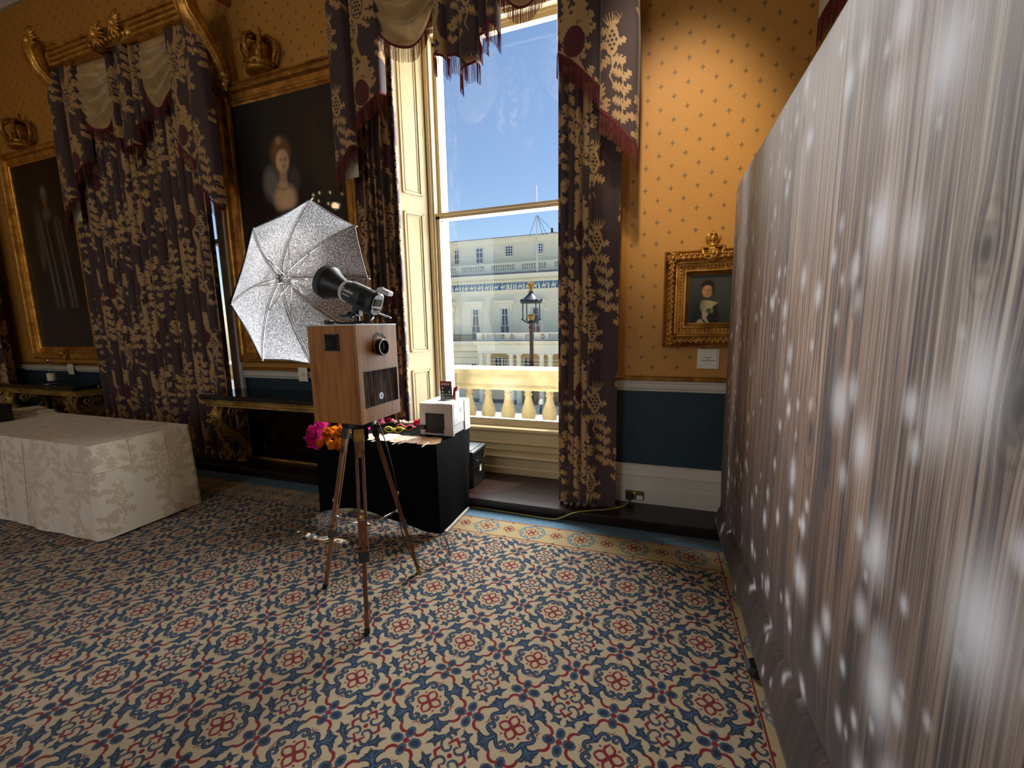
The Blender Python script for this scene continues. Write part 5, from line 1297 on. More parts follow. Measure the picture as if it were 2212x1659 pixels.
M_pink = petal_mat('magenta_petal', C(226, 20, 140), C(255, 70, 190)); M_or = petal_mat('orange_petal', C(240, 130, 16), C(255, 176, 50)); M_pale = petal_mat('pale_pink_petal', C(236, 130, 170), C(255, 190, 210)); M_rd = petal_mat('red_petal', C(206, 24, 50), C(240, 70, 90)); M_ws = petal_mat('cream_petal', C(226, 206, 190), C(246, 232, 220))
F_pink = flower_mesh('flower', M_pink, 9, .045, .010, .35, 1, 3); F_or = flower_mesh('flower', M_or, 9, .038, .021, .5, 2, 3); F_pale = flower_mesh('flower', M_pale, 8, .03, .014, .4, 3, 3); F_rd = flower_mesh('flower', M_rd, 8, .03, .014, .4, 4, 3); F_ws = flower_mesh('flower', M_ws, 8, .022, .011, .4, 5, 3)
def garland(pts, meshes, label, group=None, sc=1.0, seed=0):
    c = Vector(pts[0]); rnd = random.Random(seed); xs_ = [p[0] for p in pts]; ys_ = [p[1] for p in pts]
    o = thing('flower_garland', (sum(xs_) / len(xs_), sum(ys_) / len(ys_), min(p[2] for p in pts)), label, 'garland', group)
    for i, p in enumerate(pts):
        f = bpy.data.objects.new('flower', meshes[i % len(meshes)]); COL.objects.link(f); f.parent = o; f.location = Vector(p) - o.location; f.scale = [sc * rnd.uniform(.85, 1.1)] * 3
        f.rotation_euler = (rnd.uniform(-.7, .7) + .5, rnd.uniform(-.6, .6), rnd.uniform(0, 6))
    st = MB().tube([Vector(p) for p in pts], .0012, 5).build('string', M_paper, o)
    return o
garland([(-2.56, 2.57, .78), (-2.50, 2.58, .75), (-2.61, 2.56, .72), (-2.58, 2.54, .67), (-2.62, 2.55, .66), (-2.53, 2.545, .70), (-2.55, 2.535, .62), (-2.60, 2.535, .61), (-2.56, 2.60, .74), (-2.63, 2.58, .69), (-2.51, 2.54, .65), (-2.58, 2.53, .585)], [F_pink], 'bright pink flower garland spilling over the left table corner', sc=1.2, seed=1)
garland([(-2.42, 2.54, .72), (-2.38, 2.53, .69), (-2.33, 2.54, .71), (-2.30, 2.56, .735), (-2.27, 2.58, .73), (-2.44, 2.53, .66), (-2.42, 2.525, .62), (-2.37, 2.52, .60), (-2.32, 2.525, .62), (-2.29, 2.53, .66), (-2.47, 2.53, .63)], [F_or], 'orange flower garland hanging over the table front edge', sc=1.2, seed=2)
garland([(-2.50, 2.68, .70), (-2.42, 2.66, .71), (-2.34, 2.68, .71), (-2.26, 2.66, .70), (-2.46, 2.74, .70), (-2.38, 2.75, .71), (-2.30, 2.74, .70), (-2.22, 2.72, .70), (-2.52, 2.8, .70), (-2.4, 2.82, .70), (-2.28, 2.8, .70)], [F_or, F_pale, F_pink, F_or], 'mixed pink and orange garland in the sun under the booth', seed=3)
garland([(-2.33, 3.06, .70), (-2.28, 3.04, .71), (-2.30, 2.98, .70), (-2.24, 2.98, .70), (-2.34, 2.92, .70), (-2.20, 3.08, .70), (-2.26, 3.1, .70), (-2.36, 3.0, .70)], [F_rd, F_pale], 'red and pink garland lying behind the novelty sunglasses', seed=4)
garland([(-2.18 + .03 * k, 3.09 + .012 * math.sin(k), .695) for k in range(9)], [F_ws], 'cream shell garland along the back of the table', seed=5)
garland([(-1.96, 3.05, .71), (-1.91, 3.06, .73), (-1.86, 3.04, .75), (-1.83, 3.08, .78), (-1.88, 3.09, .74), (-1.94, 3.1, .71), (-1.85, 2.99, .71)], [F_rd], 'red garland piled against the printer side', seed=6)

# novelty sunglasses
def shades(cx, cy, rz, rim, label, arm=None, tilt=.35):
    o = thing('sunglasses', (cx, cy, KZ + .003), label, 'sunglasses'); Mx = Matrix.Translation((cx, cy, KZ + .022)) @ Matrix.Rotation(rz, 4, 'Z') @ Matrix.Rotation(-tilt, 4, 'X')
    for s in (-1, 1):
        pts = []
        for k in range(25):
            a = 2 * PI * k / 24; x = s * .042 + .034 * math.cos(a) * (1 + .12 * s * math.cos(a)); z = .021 * math.sin(a) + .006 * s * math.cos(a); pts.append(Mx @ Vector((x, 0, z)))
        r = MB().tube(pts, .0062, 8, cap=False).build('rim', rim, o, smooth=True)
        l = MB(); c = Mx @ Vector((s * .042, .001, 0)); l.add([tuple(c)] + [tuple(p) for p in pts[:-1]], [(0, 1 + k, 1 + (k + 1) % 24) for k in range(24)]); l.build('lens', M_lens, r)
        MB().tube([Mx @ Vector((s * .078, .002, .008)), Mx @ Vector((s * .084, .03, .012)), Mx @ Vector((s * .03 , .06, .0)), Mx @ Vector((-s * .03, .062, -.008))], .0048, 6).build('temple', arm or rim, o, smooth=True)
    MB().tube([Mx @ Vector((-.012, 0, .006)), Mx @ Vector((0, -.004, .011)), Mx @ Vector((.012, 0, .006))], .0055, 6).build('bridge', rim, o, smooth=True)
M_lens = simple('dark_green_lens', C(18, 40, 38), .08, 0, .1, 10)
M_yel = simple('yellow_plastic', C(236, 206, 20), .35); M_grn = simple('lime_plastic', C(120, 214, 40), .35); M_pkp = simple('coral_plastic', C(240, 90, 110), .35)
shades(-2.03, 2.84, .12, M_yel, 'yellow rimmed novelty sunglasses with lime arms on the black table', M_grn)
shades(-1.98, 2.93, -.05, M_pkp, 'coral pink rimmed sunglasses behind the yellow pair')
shades(-2.30, 2.62, .5, M_grn, 'lime green sunglasses half hidden behind the tripod head')
# paper props on sticks, in a fan along the front edge
def prop_mat(i):
    N = NT('printed_prop_%d' % i); co = N.coord('Generated'); f = N.noise(co, 4 + i, 5, .65); base = (C(214, 178, 150), C(226, 206, 186), C(200, 160, 136), C(216, 190, 166), C(190, 150, 110))[i % 5]; dk = (C(96, 60, 44), C(140, 90, 80), C(80, 56, 48), C(120, 84, 60), C(70, 46, 34))[i % 5]
    N.bsdf(N.ramp(f, [(.40, base), (.52, base), (.60, dk), (.68, base)]), .6); return N.m
for i, (x, y, a, w, l, lab) in enumerate(((-2.12, 2.66, .25, .14, .20, 'printed face prop nearest the orange garland'), (-1.97, 2.68, -.1, .17, .20, 'pale printed prop below the yellow sunglasses'), (-1.83, 2.66, .3, .15, .2, 'tan printed prop with two white sticks'), (-1.72, 2.67, -.15, .18, .2, 'brown moustache print prop in front of the printer'), (-1.585, 2.66, .35, .17, .21, 'long printed prop at the right front table corner'))):
    o = thing('photo_prop', (x, y, KZ + .002 + i * .0015), lab, 'photo prop'); Rm = Matrix.Translation((x, y, 0)) @ Matrix.Rotation(a, 4, 'Z'); z = KZ + .003 + i * .002
    pl = [Rm @ Vector(q) for q in ((-w / 2, -l * .38, 0), (-w * .1, -l * .5, 0), (w * .35, -l * .46, 0), (w / 2, -l * .3, 0), (w * .48, l * .35, 0), (w * .1, l * .5, 0), (-w * .42, l * .42, 0))]
    MB().prism([(p.x, p.y) for p in pl], (0, 0, z), (1, 0, 0), (0, 1, 0), (0, 0, .0012)).build('print', prop_mat(i), o)
    e0 = Rm @ Vector((0, -l * .2, 0)); e1 = Rm @ Vector((-.03, -l * .5 - .055, 0)); e0.z = z + .003; e1.z = z + .002
    MB().tube([e0, e1], .0042, 6).build('stick', M_ws2 if False else M_paper, o)
# black crate on the step
cr = thing('storage_crate', (-1.62, 3.42, STEP_Z), 'black plastic storage crate on the step behind the black table', 'crate')
mb = MB(); mb.box((-1.95, 3.25, STEP_Z + .001), (-1.515, 3.53, .40), .012); mb.build('body', M_black, cr)
mb = MB(); mb.box((-1.965, 3.235, .395), (-1.50, 3.545, .43), .008); mb.box((-1.93, 3.27, .43), (-1.535, 3.51, .437), .004); mb.build('lid', M_black, cr)
mb = MB(); mb.tube([(-1.512, 3.29, .34), (-1.49, 3.30, .33), (-1.488, 3.38, .30), (-1.49, 3.46, .33), (-1.512, 3.47, .34)], .008, 8); mb.build('handle', M_blackgloss, cr, smooth=True)
MB().box((-1.516, 3.40, .20), (-1.5135, 3.44, .26)).build('sticker', M_paper, cr)

# ------------------------------------------------------------------ wall socket, cables
so = thing('wall_socket', (-.125, 3.37, .112), 'brass double wall socket on the white skirting board', 'socket')
MB().box((-.198, 3.362, .112), (-.052, 3.371, .188), .002).build('plate', simple('antique_brass_plate', C(120, 92, 46), .35, .8), so)
mb = MB(); mb.box((-.085, 3.359, .140), (-.07, 3.362, .146)); mb.box((-.105, 3.359, .126), (-.096, 3.362, .132)); mb.box((-.076, 3.359, .126), (-.067, 3.362, .132)); mb.box((-.11, 3.3605, .118), (-.062, 3.362, .154)); mb.build('outlet_insert', M_wht, so)
MB().box((-.135, 3.358, .162), (-.12, 3.363, .18), .001).build('rocker_switch', M_wht, so)
pg = thing('mains_plug', (-.165, 3.35, .12), 'black mains plug pushed into the left side of the socket', 'plug'); MB().box((-.19, 3.322, .12), (-.142, 3.361, .17), .006).build('plug_body', M_black, pg)
def cable(pts, r, mat, label, nm='cable'):
    P = crom(pts, 8); mb = MB().tube([tuple(p) for p in P], r, 8); return rootmesh(nm, mb, mat, tuple(pts[-1]), label, 'cable', smooth=True)
M_ygreen = simple('yellow_green_flex', C(150, 150, 66), .5)
cable([(-.166, 3.335, .122), (-.175, 3.30, .105), (-.22, 3.23, .096), (-.33, 3.15, .096), (-.46, 3.085, .096), (-.56, 3.045, .085), (-.66, 3.035, .035), (-.75, 3.03, .012), (-1.0, 3.04, .012), (-1.25, 3.05, .012), (-1.44, 3.05, .012)], .0055, M_ygreen, 'yellow green mains cable trailing from the socket along the step', 'mains_cable')
cable([(-1.50, 1.93, 1.04), (-1.475, 1.95, .95), (-1.44, 1.96, .8), (-1.42, 1.98, .6), (-1.42, 2.0, .35), (-1.40, 2.03, .2), (-1.36, 2.06, .08), (-1.33, 2.13, .012), (-1.28, 2.25, .008), (-1.30, 2.36, .008), (-1.40, 2.44, .008), (-1.44, 2.53, .008)], .003, M_black, 'black cable dropping from the booth along a tripod leg', 'booth_cable')
cable([(-1.35, 2.09, .10), (-1.32, 2.17, .02), (-1.25, 2.28, .008), (-1.33, 2.42, .008), (-1.43, 2.55, .008)], .003, M_black, 'thin black cable curving on the carpet to the black table', 'floor_cable')
sc_ = MB().box((.17, 2.985, .001), (.44, 3.05, .003)); rootmesh('paper_scrap', sc_, simple('dull_tape', C(104, 112, 112), .7), (.3, 3.02, .001), 'dull strip of tape on the blue carpet edge by the backdrop', 'tape')

# ------------------------------------------------------------------ printed fabric backdrop
def backdrop_mat():
    N = NT('printed_plank_fabric'); co = N.coord(); X, Y, Z = N.sep(co); M_ = N.math
    at = N.attr('print'); sc_ = N.n('ShaderNodeSeparateColor'); N.L(at.outputs['Color'], sc_.inputs[0]); core = sc_.outputs[1]; snow = sc_.outputs[2]; rings = at.outputs['Alpha']
    yy = M_('SUBTRACT', Y, M_('DIVIDE', M_('SUBTRACT', sc_.outputs[0], .5), 5.0))
    q = M_('DIVIDE', M_('SUBTRACT', yy, .006), .2125); pid = M_('FLOOR', q); fr = M_('FRACT', q)
    wn = N.n('ShaderNodeTexWhiteNoise', noise_dimensions='1D'); N.L(pid, wn.inputs['W']); rnd = wn.outputs['Value']; off = M_('MULTIPLY', rnd, 37.0)
    g1 = N.noise(N.comb(off, M_('MULTIPLY', yy, 55.0), M_('MULTIPLY', Z, .8)), 1.0, 3, .65, .4)
    g2 = N.noise(N.comb(off, M_('MULTIPLY', yy, 190.0), M_('MULTIPLY', Z, 1.6)), 1.0, 2, .6)
    g3 = N.noise(N.comb(off, M_('MULTIPLY', yy, 14.0), M_('MULTIPLY', Z, 1.3)), 1.0, 3, .6, .8)
    t = M_('ADD', M_('ADD', M_('MULTIPLY', g1, .75), M_('MULTIPLY', g2, .5)), M_('MULTIPLY', g3, .5)); t = M_('SUBTRACT', t, .36)
    t = M_('SUBTRACT', t, M_('MULTIPLY', rings, .12)); t = M_('ADD', t, M_('MULTIPLY', M_('SUBTRACT', rnd, .5), .08))
    brown = N.ramp(t, [(.30, C(32, 20, 17)), (.40, C(74, 48, 37)), (.50, C(122, 83, 61)), (.60, C(156, 116, 89)), (.74, C(186, 154, 129))])
    grey = N.ramp(t, [(.30, C(62, 52, 49)), (.40, C(101, 87, 80)), (.50, C(140, 124, 111)), (.60, C(170, 155, 141)), (.74, C(194, 182, 170))])
    # the printed scene is greyer and mistier towards the top and the near side, its darker bottom partly painted-in shade
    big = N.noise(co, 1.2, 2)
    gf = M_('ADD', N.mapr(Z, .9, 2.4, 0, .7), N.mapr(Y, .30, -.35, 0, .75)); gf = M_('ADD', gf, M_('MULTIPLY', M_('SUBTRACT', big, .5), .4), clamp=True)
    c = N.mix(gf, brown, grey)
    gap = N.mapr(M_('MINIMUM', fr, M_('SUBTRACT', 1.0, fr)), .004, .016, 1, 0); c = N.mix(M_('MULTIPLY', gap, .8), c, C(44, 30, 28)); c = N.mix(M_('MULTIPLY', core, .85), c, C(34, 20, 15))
    low = N.mapr(M_('ADD', Z, M_('MULTIPLY', g3, .5)), .45, 1.95, .88, 0, True); c = N.mix(low, c, C(38, 25, 21))  # lower print darkened to paint in light falling off with height
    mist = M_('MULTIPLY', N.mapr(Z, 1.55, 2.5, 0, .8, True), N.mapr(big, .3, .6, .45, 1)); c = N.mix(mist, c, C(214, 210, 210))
    c = N.mix(snow, c, C(230, 228, 234)); N.bsdf(c, .75, 0, .25, sheen=.1); return N.m
def print_attr(P):
    Y, Z = P[..., 1] - 1.0, P[..., 2]; bow = np.zeros_like(Y); core = np.zeros_like(Y); ring = np.zeros_like(Y); snow = np.zeros_like(Y)
    for ky, kz, a, b in ((.486, 1.20, .030, .07), (.852, 1.05, .022, .085), (.115, .69, .026, .13), (-.156, 1.65, .022, .04), (-.257, 1.43, .022, .05), (.808, 2.22, .022, .07), (.339, 1.16, .020, .08), (.27, 1.60, .012, .05), (1.35, 1.5, .02, .07), (1.7, .9, .03, .06), (.021, .93, .014, .06), (-.5, .8, .03, .08)):
        dy, dz = Y - ky, Z - kz; e = np.hypot(dy / a, dz / b)
        core = np.maximum(core, np.clip((1.0 - e) / .65, 0, 1)); ring = np.maximum(ring, np.clip((2.6 - e) / 1.8, 0, 1) * np.clip(np.sin(e * 8.0), 0, 1)); bow += np.sign(dy) * a * .8 * np.clip(1 - e / 4.0, 0, 1) ** 2 * np.clip(np.abs(dy) / (a * .4), 0, 1)
    rn = np.random.RandomState(12)
    for k in range(330):
        y, z = rn.uniform(-1.1, 2.2), rn.uniform(.12, 2.4); f = rn.rand()
        near = np.clip((1.0 - y) / 1.2, 0, 1); r = (.008 + .016 * f ** 2) * (1 + 1.9 * near * rn.rand()); op = (.92 - .3 * near) * rn.uniform(.55, 1)
        if near > .5 and rn.rand() < .45: continue
        d = np.hypot(Y - y, (Z - z) * .72) / r; snow = np.maximum(snow, op * np.exp(-(d / 1.0) ** 2.4))
    for (px_, py_, r) in ((.62, 1.02, .03), (.45, .72, .03), (.30, .62, .028), (.16, 1.25, .035), (.05, 1.05, .04), (-.02, .78, .05), (-.1, .60, .04), (-.18, 1.45, .05), (.18, 1.75, .045), (0, 2.0, .05), (-.25, 1.1, .06), (.02, .5, .03), (-.1, .42, .035)):
        d = np.hypot(Y - px_, (Z - py_) * .6) / r; snow = np.maximum(snow, .72 * np.exp(-d ** 2))
    return np.stack([.5 + bow * 5, core, snow, ring], -1)
DXF, DYF, DYN, DZ0, DZ1 = .465, 3.19, -1.15, .095, 2.44
bd = thing('fabric_backdrop', (.5, 1.0, 0), 'freestanding fabric backdrop printed with snowy weathered wood planks', 'backdrop')
def sheet(x, sgn):
    ny, nz = (520, 200) if sgn < 0 else (60, 30); P = np.zeros((nz, ny, 3)); R0 = .10
    for j in range(nz):
        z = DZ0 + (DZ1 - DZ0) * (j / (nz - 1)) ** .9 if False else DZ0 + (DZ1 - DZ0) * j / (nz - 1)
        ins = 0.0
        if z > DZ1 - R0: ins = R0 - math.sqrt(max(0, R0 ** 2 - (z - DZ1 + R0) ** 2))
        if z < DZ0 + .03: ins = .03 - math.sqrt(max(0, .03 ** 2 - (DZ0 + .03 - z) ** 2))
        for i in range(ny):
            u = i / (ny - 1); y = (DYN + ins) + (DYF - ins - DYN - ins) * u
            e = min((z - DZ0) / .05, (DZ1 - z) / .05, (DYF - ins - y) / .05, 1.0); round_ = .024 * (1 - max(0, e) ** .5)
            fl_ = 0.0
            zc_ = .215 + .065 * (DYF - y)
            if sgn < 0 and z < zc_: fl_ = -.035 * ((zc_ - z) / (zc_ - DZ0)) ** .8
            elif sgn < 0: fl_ = .018 * math.exp(-(z - zc_) / .12)
            P[j, i] = (x - sgn * round_ * 1.0 + fl_ + .001 * math.sin(y * 6 + z * 1.7), y, z)
    return P
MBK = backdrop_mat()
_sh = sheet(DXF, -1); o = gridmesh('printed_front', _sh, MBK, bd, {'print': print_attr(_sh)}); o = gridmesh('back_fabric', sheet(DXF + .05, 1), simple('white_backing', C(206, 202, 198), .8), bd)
mb = MB()
for z in (DZ0 + .04, DZ1 - .04): mb.tube([(DXF + .025, DYN + .1, z), (DXF + .025, DYF - .1, z)], .016, 10)
for y in (DYN + .05, 1.0, DYF - .05): mb.tube([(DXF + .025, y, DZ0 + .1), (DXF + .025, y, DZ1 - .1)], .016, 10)
mb.build('tube_frame', M_chrome, bd, smooth=True)
for y in (1.89, -.6):
    mb = MB(); mb.box((.425, y - .05, .002), (.80, y + .05, .045), .018); mb.tube([(DXF + .025, y, .03), (DXF + .025, y, DZ0 + .05)], .014, 8); mb.build('foot', M_black, bd)
# ------------------------------------------------------------------ outside: balustrade, street, lamp, building opposite
ST = -7.2
bl = thing('stone_balustrade', (-1.6, 4.5, .1), 'stone balcony balustrade outside the sash window', 'balustrade')
mb = MB(); mb.extr([(4.32, .82), (4.30, .85), (4.33, .88), (4.33, .99), (4.29, 1.0), (4.28, 1.05), (4.72, 1.05), (4.71, 1.0), (4.67, .99), (4.67, .88), (4.70, .85), (4.68, .82)], -7, 3.5); mb.build('coping', M_stone2, bl)
mb = MB(); mb.extr([(4.34, .30), (4.34, .375), (4.66, .375), (4.66, .30)], -7, 3.5); mb.build('plinth', M_stone2, bl)
prof = [(.062, .375), (.062, .395), (.045, .405), (.05, .42), (.078, .47), (.086, .52), (.078, .575), (.055, .64), (.040, .70), (.036, .73), (.05, .742), (.05, .755), (.036, .765), (.052, .80), (.062, .805), (.062, .822)]
me0 = None
for k in range(-7, 9):
    x = -1.615 + .25 * k
    if me0 is None:
        b = MB().lathe(prof, (0, 4.5, 0), n=18).build('baluster', M_stone2, bl, smooth=True, org=(0, 4.5, 0)); me0 = b.data
    else: b = link('baluster', me0, bl)
    b.location = Vector((x, 4.5, 0)) - ORG[bl.name]
tag(MB().box((-12, 3.99, -.2), (6, 4.75, .30)).build('balcony_slab', M_stone2), 'stone balcony slab carrying the balustrade', 'balcony')
tag(MB().box((-80, 6, ST - .3), (60, 130, ST)).build('ground', simple('asphalt', C(150, 150, 152), .9, 0, .06, .6), ), kind='structure')
tag(MB().box((-80, 33.0, ST), (60, 42, ST + .14)).build('pavement', simple('paving', C(232, 222, 202), .9, 0, .05, .8)), 'pale pavement in front of the building opposite', 'pavement')

M_fac = simple('stucco', C(255, 246, 218), .85, 0, .03, .35, .1, 3); M_fac2 = simple('stucco_trim', C(255, 250, 228), .8, 0, .04, .5); M_blue = simple('frieze_blue', C(92, 134, 176), .8, 0, .05, 1); M_lead = simple('lead_flashing', C(110, 116, 128), .6, 0, .1, 1); M_wfr = simple('white_sash', C(238, 238, 234), .5, 0, .03, 1)
M_wglass = simple('dark_window_glass', C(58, 78, 98), .08, 0, .25, .8); M_iron = simple('black_iron', C(24, 24, 28), .5, 0, .1, 2)
bg = thing('club_building', (-16, 46, ST), 'long cream stuccoed building with blue frieze across the street', 'building'); D = 45.0
mb = MB(); mb.box((-34, D, ST), (2, D + 14, 7.25)); mb.build('main_wall', M_fac, bg)
MB().box((-34, D + .6, 7.2), (2, D + 12, 10.75)).build('attic_wall', M_fac, bg)
k6 = (D + .6) / D
def zz(z): return 1.55 + (z - 1.55) * k6
mb = MB(); mb.extr([(D + .6, zz(10.55)), (D + .35, zz(10.7)), (D + .3, zz(10.85)), (D + .2, zz(10.9)), (D + .2, zz(11.02)), (D + 12, zz(11.02)), (D + 12, zz(10.55))], -34, 2); mb.build('attic_cornice', M_fac2, bg)
MB().box((-34, D + .15, zz(11.02)), (2, D + 12, zz(11.07))).build('roof_edge', M_lead, bg)
# roof balustrade
mb = MB(); mb.box((-34, D - .25, 8.12), (2, D + .15, 8.33)); mb.box((-34, D - .25, 7.22), (2, D + .15, 7.55)); mb.build('parapet_rail', M_fac2, bg)
for a, b in ((-29.0, -28.3), (-25.55, -24.9), (-22.08, -21.42), (-18.56, -17.74), (-14.97, -14.14), (-11.34, -10.5), (-7.7, -6.9)): MB().box((a, D - .27, 7.22), (b, D + .17, 8.3)).build('parapet_pier', M_fac2, bg)
bp = [(.10, 7.55), (.10, 7.6), (.06, 7.64), (.12, 7.75), (.13, 7.82), (.07, 7.98), (.06, 8.04), (.10, 8.08), (.10, 8.12)]; mb = MB()
for a, b in ((-28.3, -25.55), (-24.9, -22.08), (-21.42, -18.56), (-17.74, -14.97), (-14.14, -11.34), (-10.5, -7.7)):
    n = 10
    for i in range(n): mb.lathe(bp, (a + (b - a) * (i + .5) / n, D - .05, 0), n=8)
q = mb.build('parapet_balusters', M_fac2, bg, smooth=True); q['kind'] = 'stuff'
mb = MB(); mb.extr([(D, 6.2), (D - .15, 6.3), (D - .2, 6.5), (D - .55, 6.62), (D - .8, 6.7), (D - .85, 6.95), (D - .9, 7.0), (D, 7.05)], -34, 2); mb.build('main_cornice', M_fac2, bg)
MB().box((-34, D - .9, 7.0), (2, D, 7.2)).build('cornice_flashing', M_lead, bg)
mb = MB()
for i in range(150): mb.box((-32 + i * .21, D - .42, 6.36), (-31.89 + i * .21, D - .15, 6.5))
q = mb.build('dentils', M_fac2, bg); q['kind'] = 'stuff'
MB().box((-34, D - .06, 5.38), (2, D, 6.16)).build('frieze', M_blue, bg); mb = MB(); mb.box((-34, D - .14, 5.28), (2, D, 5.39)); mb.build('string_course', M_fac2, bg)
mb = MB(); rnd = random.Random(5); x = -27.5
while x < -5:
    k = rnd.random(); y = D - .1
    if k < .62:   # standing figure
        lean = rnd.uniform(-.06, .06); mb.tube([(x, y, 5.42), (x + lean * .5, y, 5.72), (x + lean, y, 5.95)], [.10, .085, .075], 6); mb.ball((x + lean, y, 6.04), .06, 6, 4); mb.tube([(x + lean, y - .03, 5.9), (x + .17 * rnd.choice((-1, 1)), y - .03, 5.78)], .03, 5); x += rnd.uniform(.22, .34)
    else:         # rider
        mb.ball((x + .22, y, 5.72), (.26, .08, .10), 8, 5); mb.tube([(x + .42, y, 5.74), (x + .52, y, 5.95), (x + .6, y, 5.92)], [.07, .05, .03], 6)
        for q_ in (.05, .15, .33, .42): mb.tube([(x + q_, y, 5.68), (x + q_ + rnd.uniform(-.1, .1), y, 5.42)], .03, 5)
        mb.tube([(x + .2, y, 5.75), (x + .22, y, 6.0)], [.07, .06], 6); mb.ball((x + .23, y, 6.07), .055, 6, 4); x += rnd.uniform(.66, .8)
q = mb.build('frieze_figures', M_fac2, bg, smooth=True); q['kind'] = 'stuff'
def sash(x0, x1, z0, z1, nx, nz, y, name='window', split=None):
    mb = MB(); f = .07
    mb.frame(x0, x1, z0, z1, y, [(0, 0), (0, .08), (f, .08), (f, 0)]); b = .035
    for i in range(1, nx): xx = x0 + (x1 - x0) * i / nx; mb.box((xx - b, y - .05, z0), (xx + b, y, z1))
    for z in (split or [z0 + (z1 - z0) * i / nz for i in range(1, nz)]): mb.box((x0, y - .055, z - b), (x1, y, z + b))
    o = mb.build(name, M_wfr, bg); MB().box((x0 + .02, y - .02, z0 + .02), (x1 - .02, y + .02, z1 - .02)).build('pane', M_wglass, o); return o
ya = D + .6
for x0, x1, z0, z1, nx, sp in ((-22.43, -21.80, 8.5, 10.13, 2, [9.75, 9.1]), (-19.68, -18.80, 8.45, 10.16, 2, [9.72, 9.05]), (-16.13, -15.23, 9.03, 10.14, 3, [9.6, 9.3, 9.85]), (-12.6, -11.78, 9.08, 10.14, 3, [9.6, 9.3, 9.85])):
    s = k6; sash(x0 * s, x1 * s, zz(z0), zz(z1), nx, 0, ya - .02, 'attic_window', [zz(q) for q in sp]); MB().box((x0 * s - .12, ya - .14, zz(z0) - .14), (x1 * s + .12, ya, zz(z0))).build('sill', M_fac2, bg)
for cx in (-23.55, -19.95, -16.33, -12.68, -9.05):
    x0, x1, z0, z1 = cx - .54, cx + .54, -.3, 3.34
    sash(x0, x1, z0, z1, 2, 0, D - .02, 'tall_window', [.62, 1.4, 2.6])
    mb = MB(); mb.frame(x0 - .24, x1 + .24, z0 - .2, z1 + .22, D, [(0, 0), (0, .12), (.1, .14), (.22, .06), (.24, 0)]); mb.build('architrave', M_fac2, bg)
    mb = MB(); w = 1.16; mb.extr([(D, 3.72), (D - .12, 3.74), (D - .2, 3.86), (D - .5, 3.95), (D - .55, 4.14), (D - .58, 4.2), (D, 4.25)], cx - w, cx + w); mb.box((cx - w + .2, D - .1, 3.56), (cx + w - .2, D, 3.74))
    mb.build('hood', M_fac2, bg)
    for s in (-1, 1): MB().prism([(0, 0), (-.3, 0), (-.22, -.25), (-.1, -.5), (-.14, -.62), (0, -.66)], (cx + s * .86 - .09, D, 3.74), (0, 1, 0), (0, 0, 1), (.18, 0, 0)).build('bracket', M_fac2, bg)
    mb = MB()
    for s in (-1, 1):
        pts = [(cx + s * .46, D - .015, 3.25), (cx + s * .30, D - .015, 3.25), (cx + s * .36, D - .015, 1.6), (cx + s * .42, D - .015, 1.3), (cx + s * .46, D - .015, 1.3)]; mb.prism([(p[0], p[2]) for p in pts], (0, D - .05, 0), (1, 0, 0), (0, 0, 1), (0, .012, 0))
    mb.build('drawn_drape', M_fac2, bg)
MB().tube([(-21.9, D - .1, -.3), (-21.9, D - .1, 5.3)], .09, 8).build('downpipe', M_fac2, bg)
# iron balcony on the left, stone porch with paired columns on the right
mb = MB(); mb.box((-34, D - 1.2, -.62), (-19.3, D, -.3)); mb.extr([(D, -1.0), (D - .4, -.95), (D - 1.1, -.7), (D - 1.2, -.62), (D, -.62)], -34, -19.3); mb.build('balcony_floor', M_fac2, bg)
mb = MB()
for i in range(72): mb.box((-26.5 + i * .1, D - 1.15, -.3), (-26.46 + i * .1, D - 1.12, .42))
mb.box((-34, D - 1.17, .4), (-19.3, D - 1.1, .47)); mb.box((-34, D - 1.16, -.25), (-19.3, D - 1.11, -.2)); q = mb.build('iron_railing', M_iron, bg); q['kind'] = 'stuff'
PY = D - 2.6; kp = PY / D
def px(x): return x * kp
def pz(z): return 1.55 + (z - 1.55) * kp
XP0 = px(-19.9)
MB().box((XP0, PY, pz(-1.78)), (2, D, pz(-.72))).build('porch_entablature', M_fac2, bg)
mb = MB(); mb.extr([(PY, pz(-.75)), (PY - .12, pz(-.68)), (PY - .45, pz(-.45)), (PY - .5, pz(-.32)), (D, pz(-.3)), (D, pz(-.75))], XP0 - .3, 2); mb.build('porch_cornice', M_fac2, bg)
MB().box((XP0 - .32, PY - .52, pz(-.34)), (2, D, pz(-.26))).build('porch_flashing', M_lead, bg)
mb = MB(); mb.box((XP0, PY - .1, pz(.45)), (2, PY + .3, pz(.6))); mb.box((XP0, PY - .1, pz(-.28)), (2, PY + .3, pz(-.1)));
mb.build('porch_parapet_rail', M_fac2, bg)
for a, b in ((-19.9, -18.6), (-16.3, -14.9), (-14.9, -13.9), (-12.9, -11.2)): MB().box((px(a), PY - .08, pz(-.28)), (px(b), PY + .28, pz(.5))).build('porch_parapet_pier', M_fac2, bg)
for a, b in ((-18.9, -19.2), (-15.6, -15.4), (-12.0, -11.8)):
    x = px((a + b) / 2); MB().tube([(x + .16 * math.cos(t), PY - .11, pz(.16) + .22 * math.sin(t)) for t in np.linspace(0, 2 * PI, 17)], .05, 6, cap=False).build('gilt_wreath', M_gold, bg, smooth=True)
mb = MB()
for a, b in ((-18.55, -16.35), (-11.1, -8.8), (-13.85, -12.95)):
    n = int(abs(b - a) / .22)
    for i in range(n): mb.lathe([(.09, pz(-.1)), (.05, pz(-.06)), (.1, pz(.06)), (.06, pz(.26)), (.05, pz(.34)), (.09, pz(.4)), (.09, pz(.45))], (px(a + (b - a) * (i + .5) / n), PY + .1, 0), n=8)
